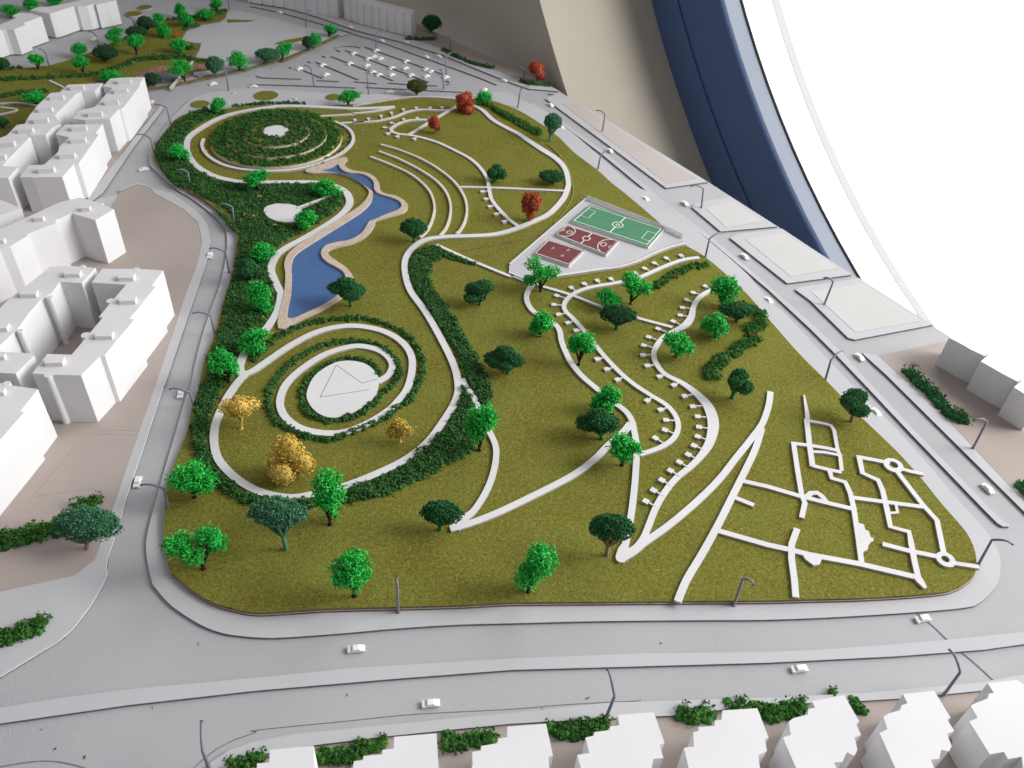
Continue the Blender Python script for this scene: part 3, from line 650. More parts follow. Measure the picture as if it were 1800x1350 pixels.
def tube(P, R, n=6):
    P = [np.array(p, float) for p in P]; V = []; Fc = []
    for i, p in enumerate(P):
        t = P[min(i+1, len(P)-1)]-P[max(i-1, 0)]; t /= np.linalg.norm(t)+1e-12
        a = np.cross(t, (0.3, .9, .1)); a /= np.linalg.norm(a)+1e-12; b = np.cross(t, a)
        for k in range(n):
            q = 2*math.pi*k/n; V.append(p+(a*math.cos(q)+b*math.sin(q))*R[i])
    for i in range(len(P)-1):
        for k in range(n):
            j = (k+1) % n; a, b, c, d = i*n+k, i*n+j, (i+1)*n+j, (i+1)*n+k; Fc += [(a, b, c), (a, c, d)]
    for k in range(1, n-1): Fc.append(((len(P)-1)*n, (len(P)-1)*n+k, (len(P)-1)*n+k+1))
    return np.array(V), np.array(Fc)

# ------------------------------------------------------------------ hedges
def sample_poly(poly, step):
    P = np.array(poly); lo = P.min(0); hi = P.max(0); out = []
    for x in np.arange(lo[0], hi[0], step):
        for y in np.arange(lo[1], hi[1], step):
            q = (x+rng.uniform(-.5, .5)*step, y+rng.uniform(-.5, .5)*step)
            if inside(q, poly): out.append(q)
    return out
def hedge_mesh(name, centres, z, rad, m, n_per=16, size=.62*MM, base=None, hv=1.0):
    C = []
    for (x, y) in centres:
        r = rad*rng.uniform(.55, 1.4); h = r*rng.uniform(.8, 1.7)*hv
        k = max(6, int(n_per*(r/rad)**2)); d = rng.normal(size=(k, 3)); d[:, 2] = abs(d[:, 2])+.1; d /= np.linalg.norm(d, axis=1)[:, None]
        C.append(np.array([x, y, z])+d*np.array([r, r, h])*rng.uniform(.75, 1.08, (k, 1)))
    parts = [crumbs(np.concatenate(C), size)]
    for (x, y) in centres: pass
    V, Fc = merge(parts)
    return mesh_np(name, V, Fc, m)
def hedge(label, poly=None, line=None, wd=6, z=ZG, h=3.6, m='hedge', holes=(), step=2.5, n_per=17, size=.66, group=None, flowers=(), body=True, ends=True):
    if poly is not None:
        pl = smooth(GL(poly, z), 3, True); cs = [c for c in sample_poly(pl, step*MM) if not any(inside(c, hh) for hh in holes)]
    else:
        pts = []
        for p in px(line):
            g = G(p[0], p[1], z); pts.append((g[0], g[1], (p[2] if len(p) > 2 else wd)*MM))
        pts = smooth(pts, 6) if len(pts) > 2 else pts
        Lf, Rt = ribbon_outline(pts, [p[2] for p in pts]); pl = Lf+Rt[::-1]; cs = sample_poly(pl, step*MM)
    c0 = np.mean(np.array(cs), axis=0)
    root = empty('hedge', (*c0, z)); tag(root, label, 'hedge', group)
    o = link('foliage', hedge_mesh('foliage', cs, z, h*.75*MM, m, n_per, size*MM)); under(o, root); o['kind'] = 'stuff'
    V = []; Fc = []; 
    # dark solid core so that nothing shows through
    parts = [uv_ball((x, y, z), (h*.58*MM, h*.58*MM, h*.62*MM), 6, 4) for (x, y) in cs]
    V, Fc = merge(parts); o = link('core', mesh_np('core', V, Fc, m)); under(o, root)
    for k, (s, fm) in enumerate(flowers):
        p = px(s)[0]; g = G(p[0], p[1], z+h*MM); cc = np.array([*g, z+h*MM])+rng.normal(size=(9, 3))*np.array([.9, .9, .4])*MM
        V, Fc = crumbs(cc, .6*MM); under(link('flower', mesh_np('flower', V, Fc, fm)), root)
    return root

_w = GL("B2 1440,1290 1480,1345 C2 1530,90 1610,270", ZT); _l, _r = ribbon_outline(_w, [6.0*MM]*4); WALK = _l+_r[::-1]
hedge('broad dark hedge field between the left street and the curving path',
      poly="Q1 500,235 360,285 230,345 150,430 108,520 125,620 200,735 330,815 500,868 660,880 1240,880 1400,905 1490,960 1500,1040 1400,1135 1200,1240 1050,1320 B2 470,185 300,278 150,372 82,460 70,550 108,640 140,720 112,820 40,930 "
           "Q5 425,150 290,290 262,420 175,560 112,700 85,850 100,980 150,1080 210,1140 160,1150 60,1080 20,1000 C1 1372,520 1355,380 1352,240 1412,0 B1 1440,1345 1470,1150 1538,980 1578,760 1632,600 1672,430 1680,285 1625,215 1510,112 "
           "Q1 622,1330 590,1200 495,1090 350,1005 145,900 10,845 A1 1090,1080 1110,1000 1180,920 1250,845 1400,775 1480,770", holes=[HPAD], h=3.4,
      flowers=[("Q1 650,1135", 'yellowflower'), ("Q1 738,1145", 'yellowflower'), ("Q1 915,1228", 'yellowflower'), ("Q1 778,975", 'crumb'), ("B2 40,865", 'yellowflower')])
hedge('hedge curving under the spiral garden towards the front lawn', poly="C2 1440,60 1415,150 1335,290 1205,395 1065,525 900,625 640,725 625,820 720,790 900,760 1000,700 1180,635 1300,555 1480,470 1540,420 1530,300 1500,150 1480,60", h=3.4, holes=[WALK])
hedge('low hedge under the near end of the spiral garden path', line="Q6 400,170 450,250 540,320 660,390 790,440 950,450 1150,455 1280,455", wd=6.5, h=3.2)
hedge('hedge belt beside the long path in the middle of the park', poly="B2 1240,372 1120,415 1085,480 1075,570 1115,680 1205,800 1265,900 1345,1020 1415,1150 1455,1290 1480,1345 1620,1345 1560,1180 1440,1000 1400,900 1320,780 1250,680 1205,600 1225,500 1300,430", h=3.4, holes=[WALK])
hedge('short hedge tongue beside the straight thin path', poly="B2 1262,380 1400,435 1540,495 1500,500 1380,470 1270,430", h=2.4)
hedge('hedge below the junction beside the bright narrow tree', poly="C2 1450,0 1440,50 1500,140 1590,130 1640,120 1630,0", h=3.2, holes=[WALK])
hedge('outer ring hedge of the spiral garden', line="Q5 390,360 500,240 620,165 760,110 B2 480,890 620,878 800,885 950,935 1065,1005 1130,1100 1160,1180 1160,1262 1125,1340 C2 1080,85 1010,135 890,228", wd=3.6, h=2.5, step=2.0)
hedge('middle ring hedge of the spiral garden', line="C2 890,228 700,310 500,368 330,340 190,270 105,190 85,60 B2 115,1340 180,1245 300,1145 430,1075 600,1035 760,1040 870,1075 955,1140 1000,1225 975,1310 Q5 1290,540", wd=3.6, h=2.5, step=2.0)
hedge('innermost hedge ring around the white oval plaza', line="Q5 1225,455 1200,400 1130,355 1020,342 900,372 800,432 732,510 716,600 740,680 800,732 920,755 1050,722 1160,662 1230,592 1275,535", wd=3.4, h=2.4, step=2.0)
hedge('hedge strip below the green tree near the courts', line="B3 960,680,5 1040,622,6.5 1120,572,7 1240,522,7.5 1370,503,5", wd=7, h=3.4, m='hedge_mid', flowers=[("B3 1130,572", 'redflower')])
hedge('winding hedge with a red flower on the window side lawn', line="B3 1480,800,6 1600,790,8 1720,840,9 1735,910,8 1660,960,8 1690,1020,8 1600,1070,9 1540,1130,9 1430,1190,10 1380,1300,10", wd=9, h=4.8, m='hedge_mid', flowers=[("B3 1685,990", 'redflower')], step=3.0)
hedge('hedge on the far window side corner of the lawn', line="Q2 1170,165,6 1300,240,8 1420,312,9 1550,385,9.5 1650,435,7", wd=9, h=3.6, m='hedge_mid')
hedge('thin hedge behind the ring path by the paved corner', line="Q1 540,188 700,168 850,158 1000,158 1180,163", wd=2.6, h=2.4, step=2.0)
hedge('thick hedge beside the low white block at the left street', line="C1 -60,1130,9 150,1045,12 300,1020,11 450,985,9 540,960,7", wd=11, z=ZP, h=5.5, m='hedge_mid', step=3)
hedge('upright twiggy shrub standing behind the round sea green tree', line="P6 570,1050,6 640,1060,7 740,1000,4", wd=6, z=ZP, h=5.0, m='hedge_mid', step=2.6)
hedge('small hedge at the left street corner', line="D1 -40,470,11 130,415,10 250,365,9 345,375,7", wd=10, z=ZP, h=4.4, m='hedge_mid', step=2.8)
for lb, s, wd in [('hedge at the rounded end of the front pavement', "P7 100,425 180,405 250,375", 7), ('hedge between the first and second front houses', "P7 500,375 620,365 700,345 790,315", 8),
                  ('hedge between the second and third front houses', "P7 1040,305 1160,315 1270,285", 8), ('hedge by the front lamp post between two houses', "P7 1500,262 1640,268 1770,232", 8),
                  ('bushy hedge before the fifth front house', "P8 265,195 360,200 440,195", 9), ('hedge filling the gap before the sixth front house', "P8 490,158 600,165 700,185 840,155", 9),
                  ('tiny sprig of green behind the sixth front house', "P8 940,100 970,98", 3.5), ('small bush beside the roof of the sixth front house', "P8 1030,120 1070,165 1085,190", 6)]:
    hedge(lb, line=s, wd=wd*.85, z=.6*MM, h=4.8, m='hedge_mid', step=2.8, group='hedges among the front houses')
hedge('hedge in front of the white houses on the window side', line="Q4 140,425 240,530 330,620 400,700 520,745", wd=8, z=ZP, h=5.5, m='dark', step=2.8)
hedge('hedge cut off by the picture edge on the window side', line="Q4 860,1160 930,1220 990,1280", wd=8, z=ZP, h=5, m='dark', step=2.8)
hedge('hedge in front of the long far block', line="A2 1045,272 1150,278 1250,278", wd=6, z=ZP, h=4, step=2.8)
hedge('hedge row along the far pavement', line="A2 1300,350,5 1370,380 1450,420 1540,452 1650,478,4", wd=5, z=ZP, h=3.6, step=2.6)
hedge('low hedge around the foot of the far red tree', line="A3 55,565 150,590 290,600", wd=5, z=ZP, h=3.6, step=2.6)

# mound: stacked tiers with hedge rings
mo = empty('hedge_mound'); 
c0 = np.array(G(*px("Q1 935,478")[0], ZG)); rr = np.linalg.norm(np.array(G(*px("Q1 1600,478")[0], ZG))-c0)
mo.location = (*c0, ZG); tag(mo, 'round stepped hedge mound with a white disc on top', 'mound')
def circ(r, n=56, c=c0): return [(c[0]+r*math.cos(2*math.pi*i/n), c[1]+r*math.sin(2*math.pi*i/n)) for i in range(n)]
tiers = [.86, .665, .44, .165]; TH = 3.1*MM
for i, f in enumerate(tiers):
    under(sheet('tier', circ(rr*f), ZG-.0002, ZG+TH*(i+1) if i < 3 else ZG+TH*3.5, ['grass', 'cream'] if i < 3 else ['card', 'cream']), mo)
    if i < 3:
        inn = tiers[i+1]; k = f-inn
        for (fr, wdt, dens) in ((f-.07, .11, 1), (inn+.055, .10, 1)):
            cs = []; n = int(2*math.pi*rr*fr/(2.1*MM))
            for q in range(n):
                a = 2*math.pi*q/n
                for t in range(2):
                    if rng.random() < dens:
                        r = rr*(fr+rng.uniform(-.5, .5)*wdt); aa = a+rng.uniform(-.02, .02); cs.append((c0[0]+r*math.cos(aa), c0[1]+r*math.sin(aa)))
            o = under(link('hedge_ring', hedge_mesh('hedge_ring', cs, ZG+TH*(i+1), 1.9*MM, 'hedge_mid' if i == 0 else 'hedge', 16, .64*MM)), mo)
cs = []
for q in range(150):
    a = rng.uniform(0, 2*math.pi); r = rr*rng.uniform(.87, .97); g = (c0[0]+r*math.cos(a), c0[1]+r*math.sin(a))
    if -.9 < (a if a < math.pi else a-2*math.pi) < 2.2: cs.append(g)
under(link('hedge_ring', hedge_mesh('hedge_ring', cs, ZG, 1.5*MM, 'hedge_mid', 12, .6*MM)), mo)
for s in ("Q1 1425,545", "Q1 305,572", "Q1 1185,610"):
    p = px(s)[0]; cc = np.array([*G(p[0], p[1], ZG+5*MM), ZG+5*MM])+rng.normal(size=(8, 3))*.7*MM
    V, Fc = crumbs(cc, .55*MM); under(link('flower', mesh_np('flower', V, Fc, 'yellowflower')), mo)
path("Q1 1440,312 1555,370 1604,440 1590,510 1500,592 1380,652 1200,712 1000,745 760,746 560,722 420,676 312,600 274,520 292,465", 3.4, 'spiral ramp path hugging the foot of the hedge mound')

# ================================================================== UPPER LEFT PARK
isl = "P2 -300,760 220,722 520,690 760,622 1000,532 1200,442 1350,372 P3 20,180 300,192 600,150 740,82 900,92 862,182 822,210 620,242 490,300 442,390 540,430 625,430 605,505 560,560 870,600 860,640 700,690 560,700 480,760 P3 110,830 -100,900 A1 700,560 400,640 200,840 0,1050 -300,1300"
tag(sheet('far_lawn', GL(isl, ZP+1.5*MM), 0, ZP+1.5*MM, ['grass', 'grassedge']), 'olive green lawn of the second park at the far left', kind='structure')
tag(ribbon('verge', "P3 60,890 500,808 1000,700 1400,590 P4 0,590 330,440 540,345", 0, ZP+.8*MM, ['grass', 'grassedge'], 4.5), 'narrow green verge along the street by the car park', kind='structure')
for s, lb in [("Q1 258,165,343,165", 'small round green bed at the left of the paved corner'), ("Q1 838,88,946,88", 'largest round green bed on the paved corner'), ("Q1 1432,102,1502,102", 'round green bed beside the bright green bush'),
              ("P2 1410,142,1496,142", 'nearer round green bed beyond the far lawn'), ("P2 1530,74,1606,74", 'farther round green bed beyond the far lawn')]:
    oo, _, _ = disc(s, ZP+.8*MM, 32); tag(sheet('green_bed', oo, 0, ZP+.8*MM, ['grass', 'cardedge']), lb, kind='structure')
for s, lb in [("P3 890,190 1190,200 1100,216 910,224", 'wedge shaped green bed on the far square'), ("P3 1350,438 1450,400 1640,365 1640,402 1500,432", 'pointed green bed near the verge')]:
    tag(sheet('green_bed', GL(s, ZP+.8*MM), 0, ZP+.8*MM, ['grass', 'cardedge']), lb, kind='structure')
tag(sheet('pond', GL("P3 170,745 300,715 440,698 410,760 250,805", ZP+1.7*MM), 0, ZP+1.7*MM, ['pond', 'pond']), 'small grey blue pond behind the long block', kind='structure')
gr = sample_poly(GL("P3 -10,730 200,662 430,642 690,640 705,682 540,694 430,702 180,728 -10,775", ZP+1.5*MM), 1.1*MM)
V, Fc = crumbs(np.array([(x, y, ZP+1.9*MM) for x, y in gr]), .8*MM); tag(link('gravel', mesh_np('gravel', V, Fc, 'rubble')), 'pinkish gravel bank beside the small pond', kind='stuff')
zf = ZP+1.5*MM
for lb, s, wd, h in [('long hedge band behind the long apartment block', "A1 -60,560 200,550 400,540 600,530 760,500", 6, 3.2), ('hedge bank behind the gravel and pond', "A1 700,515,5 850,470,7 950,425,8 1100,408,8 1300,408,7 1360,430,5", 7, 4),
                     ('hedge band close behind the block roofs', "A1 -60,690,8 150,650 330,640,6", 7, 3.2), ('hedge on the edge of the far square', "P3 480,290,5 560,265,5 620,250,3", 5, 3), ('hedge by the near corner of the far square', "P3 400,440,6 520,480,7 600,470,5", 6, 3.5),
                     ('hedge along the far rim of the second park', "P3 300,200,3 560,170,5 720,160,6 860,120,6 890,100,3", 5, 3), ('little hedge tail by the pond bridge', "P3 580,605 700,605 850,615", 4, 2.8),
                     ('low hedge at the left edge before the far blocks', "P2 0,735 120,725 220,715", 4, 2.6)]:
    hedge(lb, line=s, wd=wd, z=zf, h=h, step=2.8, size=.75)
for s, wd, lb in [("P3 510,665 570,580", 2.6, 'white footbridge over the gravel'), ("P3 330,868 440,735", 2.4, 'white footbridge by the pond'), ("A1 345,560 440,605", 2.6, 'white footbridge behind the long block'),
                  ("A1 0,722 130,715 260,735", 3.0, 'pale path behind the block roofs'), ("A1 0,745 120,765 -20,800", 2.4, 'pale forked path at the left edge')]:
    tag(ribbon('footpath', s, ZP, zf+.9*MM+dz(), ['card', 'cardedge'], wd), lb, kind='structure')
# small benches of the paved corner
for s, lb in [("Q1 545,70", 'upper'), ("Q1 180,225", 'left'), ("Q1 500,150", 'middle'), ("Q1 1085,122", 'right')]:
    g = G(*px(s)[0], ZP); V = []; Fc = []
    box_data(g, 2.6*MM, .8*MM, ZP, ZP+1.0*MM, -.5, V, Fc); box_data((g[0]+2.4*MM, g[1]+.6*MM), .9*MM, .7*MM, ZP, ZP+1.3*MM, -.5, V, Fc)
    tag(link('bench_block', mesh('bench_block', V, Fc, 'cream')), 'tiny cream seating block, '+lb+' one on the paved corner', 'bench', 'seating blocks of the paved corner')
# ================================================================== BUILDINGS
def boxes_on(root, s, h, hx, hy, ang, hh=3.0):
    for p in px(s):
        g = G(p[0], p[1], h+hh*MM/2); V = []; Fc = []
        box_data(g, hx*MM, hy*MM, h-.0001, h+hh*MM, ang, V, Fc)
        under(link('roof_box', mesh('roof_box', V, Fc, 'roof')), root)
def building(name, label, roof, h, group, z0=ZP, boxes=None, towers=None, bx=(4.2, 2.7, 0), cat='building', bh=3.3):
    pts = GL(roof, h); c = np.mean(np.array(pts), axis=0)
    root = empty(name, (*c, z0)); tag(root, label, cat, group)
    a = np.array(pts); 
    if area(pts) < 0: pts = pts[::-1]
    n = len(pts); V = []; Fc = []
    for i in range(n):
        j = (i+1) % n; s = len(V); V += [(*pts[i], z0), (*pts[j], z0), (*pts[j], h-.6*MM), (*pts[i], h-.6*MM)]; Fc.append((s, s+1, s+2, s+3))
    under(link('wall', mesh('wall', V, Fc, 'bldg')), root)
    under(sheet('roof', pts, h-.6*MM, h, ['roof', 'bldg']), root)
    if boxes: boxes_on(root, boxes, h, bx[0], bx[1], bx[2], bh)
    for p in px(towers or ''):
        g = np.array(G(p[0], p[1], h)); r = p[2]*MM if len(p) > 2 else 2*MM
        q = [(g[0]+r*math.cos(2*math.pi*i/18), g[1]+r*math.sin(2*math.pi*i/18)) for i in range(18)]
        under(sheet('stair_tower', q, z0, h+.25*MM, ['roof', 'bldg']), root)
    return root
HB = .105*.44
ANG = math.radians(62)
building('apartment_block', 'white apartment block with a projecting wing beside the bare beige plot', "B1 795,110 665,187 500,138 385,188 397,204 190,285 195,295 70,368 0,388 -200,480 -200,360 0,250 170,175 420,60 560,28 640,50 700,70",
         HB, 'white apartment blocks', boxes="B1 600,105 275,175 0,330", bx=(3.6, 2.4, .2), towers="B1 705,72,2")
building('apartment_block', 'white apartment block wrapped round a courtyard nearest the left street', "B1 1140,537 1060,645 1088,650 905,875 937,880 730,1130 698,1136 565,1270 370,1266 225,1256 330,1120 500,1126 718,866 690,862 880,636 638,622 715,525 960,526",
         HB, 'white apartment blocks', boxes="B1 885,585 895,745 730,990 385,1175", bx=(5.8, 3.2, .15), towers="B1 952,530,2.6 772,750,3.0 598,990,3.2 335,1268,2.6")
building('apartment_block', 'white apartment block on the far side of the courtyard', "B1 668,520 570,626 420,616 365,690 290,735 200,838 120,950 0,1060 -200,1200 -200,1000 60,740 240,600 350,512 480,505",
         HB, 'white apartment blocks', boxes="B1 510,560 205,700 0,935", bx=(5.8, 3.2, .15), towers="B1 580,510,2 345,725,2.2 140,960,2.2")
building('apartment_block', 'low corner of a white block cut by the left picture edge', "B1 110,1258 0,1252 -200,1245 -200,1120 0,1106 205,1116 240,1132", HB, 'white apartment blocks', boxes="B1 0,1140", bx=(3.5, 2, .15))
building('apartment_block', 'bright white block at the left edge, nearest the camera', "P6 282,186 150,350 180,356 0,562 -200,790 -500,800 -500,150 0,140 75,156", HB, 'white apartment blocks', boxes="P6 -10,205", bx=(4, 2.4, .15), towers="P6 50,145,2.6")
HN = .088*.44
building('apartment_block', 'near half of the long white block beside the upper left street', "P5 938,507 872,592 900,606 716,870 672,876 568,992 300,996 182,992 265,886 400,880 440,846 532,762 540,716 632,630 508,602 592,515 780,510",
         HN, 'white apartment blocks', boxes="P5 725,545 715,655 615,795 425,925", bx=(7.0, 3.3, .25), bh=4.4)
building('apartment_block', 'far half of the long white block beside the upper left street', "P5 1318,80 1272,142 1282,152 1128,356 1108,368 1085,372 1002,462 770,472 664,460 720,386 865,352 955,250 1025,178 942,166 1005,95 1105,85",
         HN, 'white apartment blocks', boxes="P5 1135,120 1105,205 1020,310 870,415", bx=(7.0, 3.3, .25), bh=4.4)
building('apartment_block', 'stepped white block behind the long block, far end', "P5 935,136 865,207 742,213 702,228 500,430 555,510 497,527 415,612 282,616 150,518 225,508 262,438 350,330 460,226 545,218 620,150",
         HN, 'white apartment blocks', boxes="P5 705,175 520,265 415,375 375,475 235,565", bx=(7.0, 3.3, .25), bh=4.4)
building('apartment_block', 'stepped white block behind the long block, near end at the picture edge', "P5 278,622 140,762 20,890 162,902 75,1002 -150,1010 -200,800 -40,650 60,614 148,522",
         HN, 'white apartment blocks', boxes="P5 65,690 -20,810", bx=(7.0, 3.3, .25), bh=4.4)
building('apartment_block', 'low white block roof at the left edge between two blocks', "P5 195,1275 0,1345 -150,1400 -150,1250 0,1200", HB*.95, 'white apartment blocks')
HF = .076*.44
building('far_block', 'stepped white block at the far left corner', "P2 148,312 266,264 250,240 440,176 335,142 200,135 130,166 172,190 0,258 -150,310 -150,370 20,312 62,308", HF, 'far white blocks')
building('far_block', 'long folded white block at the far left', "P2 520,142 572,132 782,62 815,69 918,60 1002,38 1012,48 1140,24 1226,2 1150,-50 1000,-40 800,15 520,70 400,76 315,106", HF, 'far white blocks')
# long far block: two slabs with a fluted front
def fluted(label, base, depth, h, nb):
    P = [np.array(p) for p in GL(base, ZP)]; pts = along(P, nb*3+1)
    front = []
    for i in range(nb):
        a, b, c, d = (pts[3*i+k][0] for k in range(4)); t = d-a; t /= np.linalg.norm(t); n = np.array([t[1], -t[0]])
        front += [tuple(a+n*1.6*MM), tuple(a+t*.4*MM-n*0), tuple(b-t*1.0*MM), tuple(b+n*1.6*MM), tuple(d-t*.3*MM+n*1.6*MM)]
    t = P[-1]-P[0]; t /= np.linalg.norm(t); n = np.array([t[1], -t[0]])
    back = [tuple(P[-1]-n*depth*MM), tuple(P[0]-n*depth*MM)]
    poly = front+back
    root = empty('far_block', (*np.mean(np.array(poly), axis=0), ZP)); tag(root, label, 'building', 'far white blocks')
    if area(poly) < 0: poly = poly[::-1]
    V = []; Fc = []
    for i in range(len(poly)):
        j = (i+1) % len(poly); s = len(V); V += [(*poly[i], ZP), (*poly[j], ZP), (*poly[j], h-.5*MM), (*poly[i], h-.5*MM)]; Fc.append((s, s+1, s+2, s+3))
    under(link('wall', mesh('wall', V, Fc, 'bldg')), root); under(sheet('roof', poly, h-.5*MM, h, ['roof', 'bldg']), root)
fluted('fluted white far block whose end wall faces the brown wall', "P4 600,182 760,240 1090,322 1260,352", 12, .0775*.44, 9)
fluted('fluted white far block cut by the top picture edge', "P4 -350,20 0,75 240,120 540,172", 12, .0775*.44, 8)
HH = .0705*.44
FH = ['first and leftmost of the white stepped houses along the bottom', 'second white stepped house from the left along the bottom', 'third white stepped house from the left along the bottom', 'fourth white stepped house along the bottom, left of the bushy hedge', 'fifth white stepped house along the bottom, right of the bushy hedge',
      'sixth white stepped house along the bottom with a rounded corner', 'seventh white stepped house along the bottom, left of the lamp post', 'eighth white stepped house in the bottom right corner']
for lb, s in zip(FH, ["P7 285,345 478,327 482,425 486,620 180,640 225,470 230,405 284,400", "P7 832,288 1018,273 1028,425 1030,620 620,640 655,395 695,390 697,372 780,365 782,345 830,340",
                      "P7 1330,243 1500,230 1530,370 1510,375 1514,425 1510,520 1500,640 1100,660 1178,410 1175,354 1212,348 1215,328 1285,316 1290,295 1328,290",
                      "D3 738,980 990,960 1065,1175 1030,1190 1057,1280 988,1287 975,1345 1000,1700 430,1750 480,1345 455,1258 540,1245 513,1138 568,1125 575,1100 682,1085 685,1060 748,1052",
                      "P8 475,172 628,162 678,292 662,298 670,350 632,370 640,425 640,640 380,660 306,336 350,330 346,268 370,262 370,245 440,240 442,216 470,213",
                      "P8 868,131 1010,105 1076,220 1062,230 1084,280 1056,290 1068,345 1055,372 1022,356 1002,398 966,400 990,480 1010,640 900,660 740,290 776,280 766,222 786,206 850,190 852,166 882,160",
                      "P8 1268,100 1405,85 1478,205 1462,211 1494,262 1462,275 1482,330 1470,352 1437,345 1427,385 1390,388 1420,460 1440,640 1330,640 1165,270 1200,255 1182,200 1206,185 1256,170 1262,150 1288,140",
                      "P8 1640,52 1770,38 1800,60 1900,220 2050,420 1850,640 1800,460 1790,375 1730,385 1712,354 1650,365 1560,220 1596,205 1566,150 1586,140 1640,120 1646,98 1668,95"]):
    building('house', lb, s, HH, 'white houses along the bottom', z0=.5*MM, cat='house')
for lb, s in zip(['farthest white house on the window side beside the bright light', 'middle white house on the window side', 'white house on the window side at the picture edge'],
                 ["Q4 405,200 500,250 545,277 640,322 700,262 660,215 560,160 480,130", "Q4 615,357 700,405 760,440 858,490 900,468 960,380 800,290 690,290", "Q4 833,527 900,570 1000,630 1080,540 960,480 890,480"]):
    building('house', lb, s, HH, 'white houses on the window side', z0=ZP, cat='house')

# ================================================================== TREES
def crown_space(base, c, hw, hh, z0):
    b = np.array([*G(*base, z0), z0]); C = up_plane(b, *c); dist = np.linalg.norm(C-np.array([0, 0, CAM_H])); s = dist/FPX
    e = math.asin(min(.99, (CAM_H-C[2])/dist)); rx = hw*s; ay = min(.8*rx, .65*hh*s/math.sin(e)); 
    rz = math.sqrt(max((hh*s)**2-(ay*math.sin(e))**2, (.62*hh*s)**2))/math.cos(e)*1.08
    rz = min(rz, max(.3*rz, C[2]-z0-.5*MM))
    f = np.array([b[0], b[1]]); f /= np.linalg.norm(f); X = np.array([f[1], -f[0], 0.]); Y = np.array([f[0], f[1], 0.])
    return b, C, rx, ay, rz, X, Y
TREE_CAT = 'tree'
def add_tree(name, label, b, trunk, crown, tm, cm, group, smooth_=False):
    root = empty(name, tuple(b)); tag(root, label, TREE_CAT, group)
    under(link('trunk', mesh_np('trunk', trunk[0], trunk[1], tm, smooth=True)), root)
    o = under(link('crown', mesh_np('crown', crown[0], crown[1], cm)), root)
    return root
def lobes_for(C, rx, ay, rz, X, Y, n, spread=.55, size=.55):
    L = []
    for i in range(n):
        a = 2*math.pi*(i+rng.uniform(-.25, .25))/n; r = spread*rng.uniform(.75, 1.1)
        o = X*(rx*r*math.cos(a))+Y*(ay*r*math.sin(a)); o[2] = rz*rng.uniform(-.5, .5)
        q = size*rng.uniform(.85, 1.15); L.append((C+o, np.array([rx*q, ay*q, max(rz*q, .5*rx*q)])))
    L.append((C+np.array([0, 0, rz*.35]), np.array([rx*.55, ay*.55, rz*.6]))); return L
def surf(L, per, inner=.75):
    P = []; D = []
    for c, r in L:
        d = rng.normal(size=(per, 3)); d /= np.linalg.norm(d, axis=1)[:, None]
        P.append(c+d*r*rng.uniform(inner, 1.02, (per, 1))); D.append(d)
    return np.concatenate(P), np.concatenate(D)
def bright_tree(label, base, c, hw, hh, nl=4, z0=ZG, dens=1.0, open_=False, group='bright green plastic trees'):
    b, C, rx, ay, rz, X, Y = crown_space(base, c, hw, hh, z0)
    L = lobes_for(C, rx, ay, rz, X, Y, nl, .58 if open_ else .5, .5 if open_ else .56)
    if open_: L = L[:-1]
    P, D = surf(L, int(165*dens), .5); cr = noodles(P-D*1.0*MM, D+rng.normal(size=D.shape)*.9, 3.9*MM, .38*MM, 1.15)
    h = C[2]-z0; fork = b+np.array([0, 0, h*.16])+(C-b)*np.array([.12, .12, 0]); parts = [tube([b, b+(fork-b)*.5, fork], [1.25*MM, 1.0*MM, .85*MM])]
    for (lc, lr) in L:
        mid = fork+(lc-fork)*.55+rng.normal(size=3)*.5*MM; parts.append(tube([fork-np.array([0, 0, .8*MM]), mid, lc+(lc-fork)*.1], [.95*MM, .75*MM, .3*MM], 5))
    parts.append(uv_ball(b, (1.9*MM, 1.7*MM, .5*MM), 8, 4))
    add_tree('bright_tree', label, b, merge(parts), cr, 'bark', 'bright', group)
